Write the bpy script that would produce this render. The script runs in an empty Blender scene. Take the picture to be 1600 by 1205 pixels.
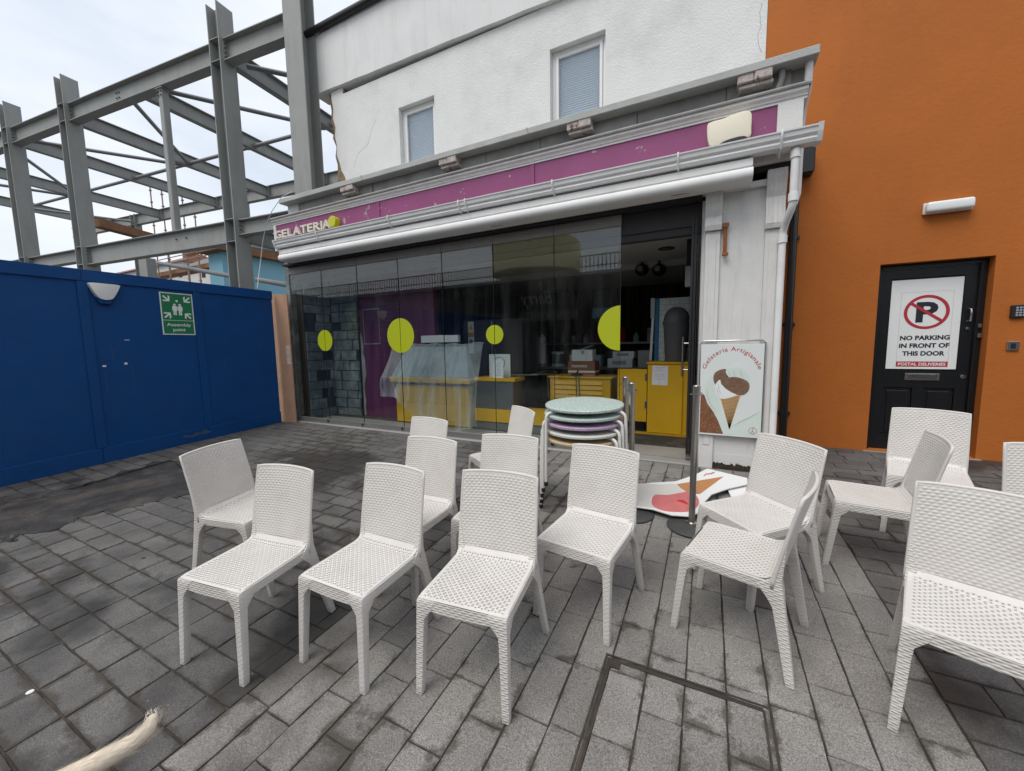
import bpy, bmesh, math, random
from math import sin, cos, pi, radians, atan, hypot, atan2
from mathutils import Vector, Matrix, noise
random.seed(7)
scene = bpy.context.scene
COL = scene.collection

# ------------------------------------------------------------------ camera
CAM_H = 1.55; FPX = 612.0; YAW, PIT, ROL = -0.4645, 0.1012, -0.0164; SL = 0.044
_f = Vector((sin(YAW)*cos(PIT), cos(YAW)*cos(PIT), -sin(PIT)))
_r0 = Vector((cos(YAW), -sin(YAW), 0)); _u0 = _r0.cross(_f)
RIGHT = _r0*cos(ROL) + _u0*sin(ROL); UP = -_r0*sin(ROL) + _u0*cos(ROL); FWD = _f
camd = bpy.data.cameras.new('camera'); cam = bpy.data.objects.new('camera', camd); COL.objects.link(cam)
camd.sensor_width = 36; camd.lens = 36*FPX/1600; camd.clip_start = 0.02; camd.clip_end = 900
cam.matrix_world = Matrix(((RIGHT.x, UP.x, -FWD.x, 0), (RIGHT.y, UP.y, -FWD.y, 0), (RIGHT.z, UP.z, -FWD.z, CAM_H), (0, 0, 0, 1)))
scene.camera = cam

# ------------------------------------------------------------------ world, sun, exposure
SUN_EL, SUN_AZ = radians(58), radians(200)      # azimuth from +Y clockwise: behind the camera, a little to the left
w = bpy.data.worlds.new('World'); scene.world = w; w.use_nodes = True
nt = w.node_tree; nt.nodes.clear()
sky = nt.nodes.new('ShaderNodeTexSky'); sky.sky_type = 'NISHITA'; sky.sun_disc = False
sky.sun_elevation = SUN_EL; sky.sun_rotation = SUN_AZ; sky.air_density = 1.0; sky.dust_density = 2.5
tc = nt.nodes.new('ShaderNodeTexCoord'); mp = nt.nodes.new('ShaderNodeMapping'); mp.inputs['Scale'].default_value = (1, 1, 2.6)
nz = nt.nodes.new('ShaderNodeTexNoise'); nz.inputs['Scale'].default_value = 2.2; nz.inputs['Detail'].default_value = 6; nz.inputs['Roughness'].default_value = .55
cr = nt.nodes.new('ShaderNodeValToRGB'); cr.color_ramp.elements[0].position = .34; cr.color_ramp.elements[0].color = (5.2, 5.75, 6.5, 1)
cr.color_ramp.elements[1].position = .68; cr.color_ramp.elements[1].color = (7.3, 7.5, 7.8, 1)
mx = nt.nodes.new('ShaderNodeMixRGB'); mx.inputs['Fac'].default_value = .88
bg = nt.nodes.new('ShaderNodeBackground'); bg.inputs['Strength'].default_value = .1
wo = nt.nodes.new('ShaderNodeOutputWorld')
L = nt.links.new
L(tc.outputs['Generated'], mp.inputs['Vector']); L(mp.outputs['Vector'], nz.inputs['Vector']); L(nz.outputs['Fac'], cr.inputs['Fac'])
L(sky.outputs['Color'], mx.inputs['Color1']); L(cr.outputs['Color'], mx.inputs['Color2']); L(mx.outputs['Color'], bg.inputs['Color']); L(bg.outputs['Background'], wo.inputs['Surface'])
sd = bpy.data.lights.new('sun', 'SUN'); sd.energy = 1.5; sd.angle = radians(36); sd.color = (1, .97, .93)
so = bpy.data.objects.new('sun', sd); COL.objects.link(so)
so.rotation_euler = Vector((-sin(SUN_AZ)*cos(SUN_EL), -cos(SUN_AZ)*cos(SUN_EL), -sin(SUN_EL))).to_track_quat('-Z', 'Y').to_euler()
so.location = (0, -6, 9)
vs = scene.view_settings; vs.view_transform = 'Standard'; vs.look = 'None'; vs.gamma = 1; vs.exposure = 0.6; vs.use_curve_mapping = False

# ------------------------------------------------------------------ pixel (1600x1205 photograph) to place
def ray(x, y): return FWD + RIGHT*((x-800)/FPX) - UP*((y-602.5)/FPX)
O = Vector((0, 0, CAM_H))
def gnd(x, y, dz=0):
    d = ray(x, y); return O + d*((dz-CAM_H)/(d.z-SL*d.y))
def atY(x, y, Y):
    d = ray(x, y); return O + d*(Y/d.y)
def atX(x, y, X):
    d = ray(x, y); return O + d*(X/d.x)
def gz(y): return SL*max(-14, min(y, 6.2))
def in_view(p, m=0.03):
    v = Vector(p)-O; zf = v.dot(FWD)
    if zf < .05: return None
    u = 800+FPX*v.dot(RIGHT)/zf; t = 602.5-FPX*v.dot(UP)/zf
    return (u, t, zf) if -1600*m < u < 1600*(1+m) and -1205*m < t < 1205*(1+m) else None

# ------------------------------------------------------------------ materials
MATS = {}
def mat(name, col, rough=.6, metal=0, spec=.5, var=0, vscale=6, bump=0, bscale=60, col2=None, c2scale=3, c2lo=.5, c2hi=.6, coat=0, dirt=0, dirtcol=(.06, .05, .04), dscale=2.5, streak=False, emit=None, trans=0):
    """plain painted surface: tone variation, a second colour showing through in patches, dirt, fine relief"""
    m = bpy.data.materials.new(name); m.use_nodes = True; n = m.node_tree; b = n.nodes['Principled BSDF']; l = n.links.new
    b.inputs['Roughness'].default_value = rough; b.inputs['Metallic'].default_value = metal
    b.inputs['Specular IOR Level'].default_value = spec; b.inputs['Coat Weight'].default_value = coat
    geo = n.nodes.new('ShaderNodeNewGeometry')
    rgb = n.nodes.new('ShaderNodeRGB'); rgb.outputs[0].default_value = (*col, 1); out = rgb.outputs[0]
    def noise(s, det=5, vec=None, rg=.6):
        t = n.nodes.new('ShaderNodeTexNoise'); t.inputs['Scale'].default_value = s; t.inputs['Detail'].default_value = det; t.inputs['Roughness'].default_value = rg
        l(vec or geo.outputs['Position'], t.inputs['Vector']); return t.outputs['Fac']
    def ramp(f, a, bb, inv=False):
        r = n.nodes.new('ShaderNodeMapRange'); r.inputs['From Min'].default_value = a; r.inputs['From Max'].default_value = bb
        if inv: r.inputs['To Min'].default_value = 1; r.inputs['To Max'].default_value = 0
        l(f, r.inputs['Value']); return r.outputs['Result']
    def mixc(f, a, bb, mode='MIX'):
        x = n.nodes.new('ShaderNodeMixRGB'); x.blend_type = mode
        if isinstance(f, (int, float)): x.inputs['Fac'].default_value = f
        else: l(f, x.inputs['Fac'])
        l(a, x.inputs['Color1'])
        if isinstance(bb, tuple): x.inputs['Color2'].default_value = (*bb, 1)
        else: l(bb, x.inputs['Color2'])
        return x.outputs['Color']
    if var:
        f = ramp(noise(vscale), .25, .75)
        lo = n.nodes.new('ShaderNodeMapRange'); lo.inputs['To Min'].default_value = 1-var; lo.inputs['To Max'].default_value = 1+var; l(f, lo.inputs['Value'])
        hs = n.nodes.new('ShaderNodeHueSaturation'); l(lo.outputs['Result'], hs.inputs['Value']); l(out, hs.inputs['Color']); out = hs.outputs['Color']
    if col2: out = mixc(ramp(noise(c2scale, 8), c2lo, c2hi), out, col2)
    if dirt:
        vec = None
        if streak:
            mpn = n.nodes.new('ShaderNodeMapping'); mpn.inputs['Scale'].default_value = (1, 1, .12); l(geo.outputs['Position'], mpn.inputs['Vector']); vec = mpn.outputs['Vector']
        f = ramp(noise(dscale*(3 if streak else 1), 8, vec, .7), .5, .8)
        mm = n.nodes.new('ShaderNodeMath'); mm.operation = 'MULTIPLY'; mm.inputs[1].default_value = dirt; l(f, mm.inputs[0])
        out = mixc(mm.outputs[0], out, dirtcol)
    l(out, b.inputs['Base Color'])
    if bump:
        bn = n.nodes.new('ShaderNodeBump'); bn.inputs['Strength'].default_value = min(1, bump); bn.inputs['Distance'].default_value = .01*max(1, bump)
        l(noise(bscale, 6), bn.inputs['Height']); l(bn.outputs['Normal'], b.inputs['Normal'])
    if emit:
        b.inputs['Emission Color'].default_value = (*col, 1); b.inputs['Emission Strength'].default_value = emit
    if trans: b.inputs['Transmission Weight'].default_value = trans
    MATS[name] = m; return m

def paver_mat(name, c0, c1, speck, wet_col, wet_lo, wet_hi, dust=(.16, .15, .135), edge=.12):
    m = bpy.data.materials.new(name); m.use_nodes = True; n = m.node_tree; b = n.nodes['Principled BSDF']; l = n.links.new
    geo = n.nodes.new('ShaderNodeNewGeometry'); oi = n.nodes.new('ShaderNodeObjectInfo')
    def noise(s, det=4, rg=.6):
        t = n.nodes.new('ShaderNodeTexNoise'); t.inputs['Scale'].default_value = s; t.inputs['Detail'].default_value = det; t.inputs['Roughness'].default_value = rg
        l(geo.outputs['Position'], t.inputs['Vector']); return t.outputs['Fac']
    def rng(f, a, bb, c=0, d=1):
        r = n.nodes.new('ShaderNodeMapRange'); r.inputs['From Min'].default_value = a; r.inputs['From Max'].default_value = bb
        r.inputs['To Min'].default_value = c; r.inputs['To Max'].default_value = d; l(f, r.inputs['Value']); return r.outputs['Result']
    def mixc(f, a, bb, mode='MIX'):
        x = n.nodes.new('ShaderNodeMixRGB'); x.blend_type = mode; l(f, x.inputs['Fac']) if not isinstance(f, float) else setattr(x.inputs['Fac'], 'default_value', f)
        for k, v in (('Color1', a), ('Color2', bb)):
            if isinstance(v, tuple): x.inputs[k].default_value = (*v, 1)
            else: l(v, x.inputs[k])
        return x.outputs['Color']
    base = mixc(rng(noise(3.1, 3), .3, .7), c0, c1)
    hs = n.nodes.new('ShaderNodeHueSaturation'); l(base, hs.inputs['Color'])
    at = n.nodes.new('ShaderNodeAttribute'); at.attribute_name = 'tone'
    ad = n.nodes.new('ShaderNodeMath'); ad.operation = 'ADD'; l(rng(oi.outputs['Random'], 0, 1, -.16, .14), ad.inputs[0]); l(at.outputs['Fac'], ad.inputs[1])
    ad2 = n.nodes.new('ShaderNodeMath'); ad2.operation = 'ADD'; ad2.inputs[1].default_value = 1; l(ad.outputs[0], ad2.inputs[0]); l(ad2.outputs[0], hs.inputs['Value'])
    gr = noise(165, 3, .8)
    out = mixc(rng(gr, .36, .66), mixc(1.0, hs.outputs['Color'], (1-speck,)*3, 'MULTIPLY'), mixc(1.0, hs.outputs['Color'], (1+speck,)*3, 'MULTIPLY'))
    big = noise(.55, 3); dustf = rng(noise(1.3, 6, .7), .55, .8)
    mdu = n.nodes.new('ShaderNodeMath'); mdu.operation = 'MULTIPLY'; mdu.inputs[1].default_value = .45; l(dustf, mdu.inputs[0])
    out = mixc(mdu.outputs[0], out, dust)
    mm = n.nodes.new('ShaderNodeMath'); mm.operation = 'ADD'; l(rng(noise(2.3, 9, .68), 0, 1, -.16, .16), mm.inputs[0]); l(big, mm.inputs[1])
    wet = rng(mm.outputs[0], wet_lo, wet_hi); 
    wm = n.nodes.new('ShaderNodeMath'); wm.operation = 'MULTIPLY'; wm.inputs[1].default_value = .8; l(wet, wm.inputs[0])
    out = mixc(wm.outputs[0], out, wet_col)
    ia = n.nodes.new('ShaderNodeAttribute'); ia.attribute_name = 'inner'
    gsum = n.nodes.new('ShaderNodeMath'); gsum.operation = 'ADD'; l(noise(7.5, 10, .72), gsum.inputs[0]); l(rng(ia.outputs['Fac'], 0, 1, edge, -.03), gsum.inputs[1])
    gs2 = n.nodes.new('ShaderNodeMath'); gs2.operation = 'ADD'; l(gsum.outputs[0], gs2.inputs[0]); l(rng(noise(.9, 4), .32, .68, -.20, .12), gs2.inputs[1])
    grime = rng(gs2.outputs[0], .56, .68); gm = n.nodes.new('ShaderNodeMath'); gm.operation = 'MULTIPLY'; gm.inputs[1].default_value = .72; l(grime, gm.inputs[0])
    out = mixc(gm.outputs[0], out, (.045, .036, .028))
    l(out, b.inputs['Base Color'])
    l(rng(wet, 0, 1, .78, .5), b.inputs['Roughness']); b.inputs['Specular IOR Level'].default_value = .35
    bn = n.nodes.new('ShaderNodeBump'); bn.inputs['Strength'].default_value = .5; bn.inputs['Distance'].default_value = .004
    hsum = n.nodes.new('ShaderNodeMath'); hsum.operation = 'ADD'; l(noise(60, 6, .7), hsum.inputs[0]); l(gr, hsum.inputs[1]); l(hsum.outputs[0], bn.inputs['Height']); l(bn.outputs['Normal'], b.inputs['Normal'])
    MATS[name] = m; return m

def glass_mat(name, tint, refl=1.0, rough=.0, dirty=.0):
    m = bpy.data.materials.new(name); m.use_nodes = True; n = m.node_tree; n.nodes.clear(); l = n.links.new
    o = n.nodes.new('ShaderNodeOutputMaterial'); tr = n.nodes.new('ShaderNodeBsdfTransparent'); tr.inputs['Color'].default_value = (*tint, 1)
    gl = n.nodes.new('ShaderNodeBsdfGlossy'); gl.inputs['Roughness'].default_value = rough; gl.inputs['Color'].default_value = (refl, refl, refl, 1)
    gg = n.nodes.new('ShaderNodeNewGeometry'); dt = n.nodes.new('ShaderNodeVectorMath'); dt.operation = 'DOT_PRODUCT'; l(gg.outputs['Incoming'], dt.inputs[0]); l(gg.outputs['Normal'], dt.inputs[1])
    def mth(op, a, bb=None):
        x = n.nodes.new('ShaderNodeMath'); x.operation = op
        for i, v in enumerate((a, bb)):
            if v is None: continue
            if isinstance(v, (int, float)): x.inputs[i].default_value = v
            else: l(v, x.inputs[i])
        return x.outputs[0]
    fr_out = mth('ADD', mth('MULTIPLY', mth('POWER', mth('SUBTRACT', 1.0, mth('MINIMUM', mth('ABSOLUTE', dt.outputs['Value']), 1.0)), 5.0), .955), .045)
    mxs = n.nodes.new('ShaderNodeMixShader'); l(fr_out, mxs.inputs[0]); l(tr.outputs[0], mxs.inputs[1]); l(gl.outputs[0], mxs.inputs[2]); last = mxs.outputs[0]
    if dirty:
        geo = n.nodes.new('ShaderNodeNewGeometry'); mpn = n.nodes.new('ShaderNodeMapping'); mpn.inputs['Scale'].default_value = (1, 1, .15); l(geo.outputs['Position'], mpn.inputs['Vector'])
        t = n.nodes.new('ShaderNodeTexNoise'); t.inputs['Scale'].default_value = 9; t.inputs['Detail'].default_value = 8; l(mpn.outputs[0], t.inputs['Vector'])
        r = n.nodes.new('ShaderNodeMapRange'); r.inputs['From Min'].default_value = .45; r.inputs['From Max'].default_value = .8; r.inputs['To Max'].default_value = dirty; l(t.outputs['Fac'], r.inputs['Value'])
        df = n.nodes.new('ShaderNodeBsdfDiffuse'); df.inputs['Color'].default_value = (.5, .5, .48, 1)
        m2 = n.nodes.new('ShaderNodeMixShader'); l(r.outputs[0], m2.inputs[0]); l(last, m2.inputs[1]); l(df.outputs[0], m2.inputs[2]); last = m2.outputs[0]
    l(last, o.inputs['Surface']); MATS[name] = m; return m

def weave_mat(name, col):
    """moulded resin with raised strands: used on chair legs, rails and rims"""
    m = mat(name, col, rough=.42, spec=.4, var=.04, vscale=9, dirt=.28, dirtcol=(.33, .29, .24), dscale=6)
    n = m.node_tree; l = n.links.new; b = n.nodes['Principled BSDF']
    t = n.nodes.new('ShaderNodeTexCoord'); s = n.nodes.new('ShaderNodeSeparateXYZ'); l(t.outputs['Object'], s.inputs[0])
    def math_(op, a, bb=None):
        x = n.nodes.new('ShaderNodeMath'); x.operation = op
        for i, v in enumerate((a, bb)):
            if v is None: continue
            if isinstance(v, (int, float)): x.inputs[i].default_value = v
            else: l(v, x.inputs[i])
        return x.outputs[0]
    row = math_('FLOOR', math_('MULTIPLY', s.outputs['Z'], 1/.0105)); par = math_('MULTIPLY', math_('MODULO', row, 2), pi)
    hz = math_('ABSOLUTE', math_('SINE', math_('MULTIPLY', s.outputs['Z'], pi/.0105)))
    hx = math_('ADD', math_('SINE', math_('ADD', math_('MULTIPLY', math_('ADD', s.outputs['X'], s.outputs['Y']), 2*pi/.036), par)), 1.3)
    bn = n.nodes.new('ShaderNodeBump'); bn.inputs['Strength'].default_value = .5; bn.inputs['Distance'].default_value = .003
    l(math_('MULTIPLY', hz, hx), bn.inputs['Height']); l(bn.outputs['Normal'], b.inputs['Normal']); return m

mat('resin', (.60, .572, .538), rough=.45, spec=.35, var=.05, vscale=9, dirt=.26, dirtcol=(.36, .32, .27), dscale=5)
weave_mat('resin_weave', (.60, .572, .538))
paver_mat('granite', (.182, .172, .160), (.25, .238, .222), .5, (.055, .049, .043), .585, .68)
paver_mat('dark_granite', (.088, .084, .081), (.142, .136, .129), .46, (.026, .024, .022), .55, .62, dust=(.19, .178, .165), edge=.17)
mat('joint', (.035, .031, .027), rough=.95, var=.3, vscale=30, bump=.6, bscale=120, col2=(.075, .06, .045), c2scale=5)
mat('ground_far', (.11, .108, .105), rough=.9, var=.2, vscale=1.5, bump=.4, bscale=40)
mat('tar', (.022, .021, .022), rough=.7, var=.4, vscale=5, bump=1.5, bscale=70, col2=(.085, .07, .056), c2scale=2.2, c2lo=.5, c2hi=.72, dirt=.6, dirtcol=(.12, .11, .10), dscale=5)
mat('iron', (.05, .045, .038), rough=.6, metal=.4, var=.3, vscale=20, col2=(.075, .055, .04), c2scale=9, bump=.3)
mat('render_white', (.69, .685, .665), rough=.9, var=.05, vscale=2.2, bump=.85, bscale=38, dirt=.28, dirtcol=(.26, .25, .23), dscale=1.3)
mat('render_smooth', (.68, .675, .66), rough=.85, var=.05, vscale=2, bump=.25, bscale=90, dirt=.3, dirtcol=(.30, .29, .27), dscale=1.6, streak=True)
mat('orange_render', (.405, .112, .010), rough=.8, var=.09, vscale=1.1, bump=.35, bscale=22, dirt=.26, dirtcol=(.25, .066, .010), dscale=1.0, streak=True)
mat('masonry', (.27, .19, .11), rough=.95, var=.35, vscale=14, bump=1, bscale=40)
mat('black_gloss', (.008, .0085, .010), rough=.28, spec=.5, bump=.12, bscale=130, dirt=.06, dirtcol=(.08, .08, .08), dscale=9)
mat('black_plastic', (.012, .012, .013), rough=.45)
mat('cornice_paint', (.73, .72, .70), rough=.55, var=.05, vscale=5, bump=.25, bscale=60, dirt=.25, dirtcol=(.25, .24, .22), dscale=7)
mat('paint_white', (.64, .63, .61), rough=.55, var=.05, vscale=5, bump=.25, bscale=60, dirt=.34, dirtcol=(.22, .21, .19), dscale=3.5, streak=True)
mat('upvc', (.72, .715, .70), rough=.32, var=.03, vscale=4, dirt=.16, dirtcol=(.35, .33, .30), dscale=3)
mat('gutter_white', (.74, .735, .72), rough=.62, spec=.2, var=.04, vscale=5, dirt=.25, dirtcol=(.33, .32, .30), dscale=4)
mat('purple', (.255, .052, .158), rough=.6, var=.10, vscale=3, bump=.15, bscale=50, col2=(.36, .31, .32), c2scale=5.5, c2lo=.632, c2hi=.645, dirt=.16, dirtcol=(.16, .05, .12), dscale=5)
mat('stone_ledge', (.43, .435, .42), rough=.85, var=.16, vscale=6, bump=.5, bscale=50, dirt=.5, dirtcol=(.11, .11, .095), dscale=3)
mat('lead', (.27, .265, .25), rough=.7, var=.22, vscale=5, bump=.5, bscale=18, dirt=.45, dirtcol=(.09, .085, .075), dscale=4, col2=(.36, .355, .34), c2scale=3, c2lo=.5, c2hi=.75)
mat('chalk', (.16, .12, .15), rough=.9)
mat('grease', (.15, .115, .085), rough=.9)
mat('old_timber', (.48, .42, .385), rough=.9, var=.3, vscale=22, bump=1, bscale=60, col2=(.15, .08, .06), c2scale=13, c2lo=.60, c2hi=.66)
mat('rust', (.26, .10, .035), rough=.9, var=.35, vscale=30, bump=.6, bscale=90)
mat('cream', (.74, .68, .54), rough=.5, var=.04, vscale=4)
mat('letter_cream', (.62, .58, .50), rough=.6, var=.05)
mat('lime_paint', (.50, .50, .01), rough=.45)
mat('lime', (.39, .44, .003), rough=.5)
mat('blue_scuff', (.045, .075, .13), rough=.8, var=.3, vscale=30)
mat('blue_ply', (.0025, .055, .20), rough=.55, spec=.22, var=.10, vscale=2.2, bump=.2, bscale=35, dirt=.16, dirtcol=(.03, .075, .17), dscale=1.8)
mat('ply', (.42, .245, .155), rough=.75, var=.12, vscale=5, bump=.3, bscale=40, dirt=.3, dirtcol=(.26, .15, .09), dscale=2, streak=True)
mat('steel_paint', (.265, .27, .255), rough=.55, var=.09, vscale=2.5, dirt=.42, dirtcol=(.15, .115, .08), dscale=2.0, streak=True)
mat('steel_tube', (.20, .205, .21), rough=.5, var=.08, vscale=3)
mat('bolt', (.12, .12, .115), rough=.5, metal=.5)
mat('stainless', (.50, .49, .47), rough=.28, metal=1, var=.08, vscale=9)
mat('cast_base', (.05, .05, .05), rough=.6, var=.2, vscale=12, bump=.3)
mat('chrome', (.72, .72, .71), rough=.15, metal=1)
mat('white_tube', (.66, .65, .62), rough=.35, dirt=.2, dirtcol=(.30, .26, .2), dscale=12)
mat('top_mint', (.36, .44, .405), rough=.5, var=.16, vscale=55, col2=(.55, .60, .57), c2scale=75, c2lo=.5, c2hi=.6)
mat('top_lilac', (.40, .29, .42), rough=.5, var=.14, vscale=55, col2=(.50, .40, .52), c2scale=70, c2lo=.5, c2hi=.6)
mat('top_pale', (.55, .56, .51), rough=.5, var=.12, vscale=55)
mat('top_beige', (.52, .40, .25), rough=.5, var=.14, vscale=55)
mat('yellow', (.66, .37, .005), rough=.5, var=.06, vscale=3, dirt=.12, dirtcol=(.35, .19, .01), dscale=4)
mat('yellow_dark', (.52, .29, .006), rough=.55, var=.2, vscale=16, bump=.5)
mat('floor_in', (.28, .27, .255), rough=.45, var=.14, vscale=3, dirt=.3, dirtcol=(.09, .08, .075), dscale=3)
mat('ceiling_in', (.55, .55, .54), rough=.9)
mat('wall_dark', (.05, .048, .05), rough=.8)
mat('wall_purple', (.10, .013, .062), rough=.55, var=.12, vscale=2, dirt=.15, dirtcol=(.04, .01, .03))
mat('slate_stone', (.13, .148, .145), rough=.7, var=.35, vscale=7, bump=1, bscale=45, col2=(.24, .27, .265), c2scale=4, c2lo=.5, c2hi=.65)
mat('slate_dark', (.018, .019, .019), rough=.8)
mat('rail_beige', (.25, .235, .215), rough=.6, var=.08, vscale=4, dirt=.35, dirtcol=(.13, .12, .105), dscale=6, streak=True)
mat('rail_grey', (.19, .185, .18), rough=.5, metal=.3, var=.12, vscale=5)
mat('paper', (.74, .73, .74), rough=.8)
mat('print_grey', (.30, .30, .33), rough=.8)
mat('card_brown', (.21, .075, .028), rough=.7, var=.06)
mat('card_orange', (.42, .12, .05), rough=.7)
mat('card_white', (.62, .63, .64), rough=.7)
mat('bin_grey', (.11, .112, .115), rough=.5)
mat('pale_panel', (.66, .70, .71), rough=.5, var=.06, vscale=8)
mat('blue_print', (.015, .16, .33), rough=.5)
mat('inox', (.32, .33, .33), rough=.35, metal=.9)
mat('cloth', (.25, .30, .35), rough=.7, var=.2, vscale=10)
mat('red_print', (.46, .03, .035), rough=.6)
mat('sign_red', (.42, .022, .035), rough=.5)
mat('sign_white', (.74, .75, .74), rough=.45)
mat('ink', (.012, .013, .022), rough=.5)
mat('sign_green', (.003, .17, .062), rough=.45)
mat('mint_print', (.60, .68, .63), rough=.5, var=.03, vscale=4)
mat('poster_white', (.66, .70, .68), rough=.42, var=.02)
mat('pale_shadow', (.42, .50, .47), rough=.6)
mat('choc', (.17, .098, .062), rough=.6, var=.3, vscale=25, bump=.3, bscale=40)
mat('crumble', (.16, .062, .026), rough=.8, var=.5, vscale=70, col2=(.30, .14, .07), c2scale=90, c2lo=.52, c2hi=.62)
mat('wafer', (.48, .30, .13), rough=.7, var=.15, vscale=30)
mat('wafer_line', (.62, .45, .24), rough=.7)
mat('cone_print', (.44, .20, .075), rough=.6, var=.08, vscale=14)
mat('pink_print', (.54, .155, .155), rough=.6, var=.12, vscale=9)
mat('swirl_print', (.58, .565, .53), rough=.6, var=.05, vscale=8)
mat('lamp_opal', (.74, .76, .74), rough=.25)
mat('blind', (.82, .86, .90), rough=.5)
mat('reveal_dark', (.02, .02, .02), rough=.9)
mat('house_blue', (.22, .45, .56), rough=.8, var=.04, vscale=2)
mat('house_white', (.55, .54, .51), rough=.85, var=.08, vscale=2)
mat('slate_roof', (.14, .135, .135), rough=.8, var=.2, vscale=6)
mat('red_roof', (.19, .085, .05), rough=.85, var=.25, vscale=5)
mat('scaffold_board', (.22, .105, .05), rough=.85, var=.2, vscale=4)
mat('scaffold_tube', (.24, .15, .11), rough=.6, var=.25, vscale=8)
mat('opp_wall', (.055, .055, .06), rough=.7, var=.15, vscale=1)
mat('opp_trim', (.16, .16, .165), rough=.6)
mat('canopy_yellow', (.85, .74, .36), rough=.7)
mat('fur', (.62, .53, .42), rough=.9, var=.22, vscale=22)
mat('fur_light', (.68, .62, .52), rough=.9)
mat('nose', (.02, .018, .018), rough=.4)
mat('leaf_litter', (.30, .19, .08), rough=.9)
mat('moss', (.04, .032, .02), rough=1, var=.4, vscale=30, bump=1)
glass_mat('shop_glass', (.92, .95, .945), refl=1.0, rough=.004, dirty=.022)
glass_mat('pane', (.93, .955, .97), refl=1.0, rough=.01)
glass_mat('clear_glass', (.80, .84, .84), refl=.9)
def sheet_mat():
    m = bpy.data.materials.new('poly_sheet'); m.use_nodes = True; n = m.node_tree; n.nodes.clear(); l = n.links.new
    o = n.nodes.new('ShaderNodeOutputMaterial'); tr = n.nodes.new('ShaderNodeBsdfTransparent'); tr.inputs['Color'].default_value = (.93, .95, .95, 1)
    df = n.nodes.new('ShaderNodeBsdfPrincipled'); df.inputs['Base Color'].default_value = (.62, .65, .66, 1); df.inputs['Roughness'].default_value = .25
    t = n.nodes.new('ShaderNodeTexNoise'); t.inputs['Scale'].default_value = 6; t.inputs['Detail'].default_value = 5
    lw = n.nodes.new('ShaderNodeLayerWeight'); lw.inputs['Blend'].default_value = .35
    r = n.nodes.new('ShaderNodeMapRange'); r.inputs['To Min'].default_value = .14; r.inputs['To Max'].default_value = .85; l(lw.outputs['Facing'], r.inputs['Value'])
    mxs = n.nodes.new('ShaderNodeMixShader'); l(r.outputs[0], mxs.inputs[0]); l(tr.outputs[0], mxs.inputs[1]); l(df.outputs[0], mxs.inputs[2]); l(mxs.outputs[0], o.inputs['Surface']); MATS['poly_sheet'] = m
sheet_mat()
def stripes_mat():
    m = mat('wall_stripes', (.03, .028, .028), rough=.8); n = m.node_tree; l = n.links.new; b = n.nodes['Principled BSDF']
    g = n.nodes.new('ShaderNodeNewGeometry'); mpn = n.nodes.new('ShaderNodeMapping'); mpn.inputs['Scale'].default_value = (9, 0, 0); l(g.outputs['Position'], mpn.inputs[0])
    t = n.nodes.new('ShaderNodeTexNoise'); t.inputs['Scale'].default_value = 1; t.inputs['Detail'].default_value = 3; l(mpn.outputs[0], t.inputs[0])
    c = n.nodes.new('ShaderNodeValToRGB'); c.color_ramp.interpolation = 'CONSTANT'
    e = c.color_ramp.elements; e[0].color = (.02, .018, .02, 1); e[1].position = .47; e[1].color = (.13, .065, .035, 1)
    for p, k in ((.52, (.03, .026, .028, 1)), (.57, (.16, .12, .04, 1)), (.60, (.05, .022, .018, 1)), (.66, (.10, .10, .09, 1))):
        x = e.new(p); x.color = k
    l(t.outputs['Fac'], c.inputs[0]); l(c.outputs[0], b.inputs['Base Color'])
stripes_mat()

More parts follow.
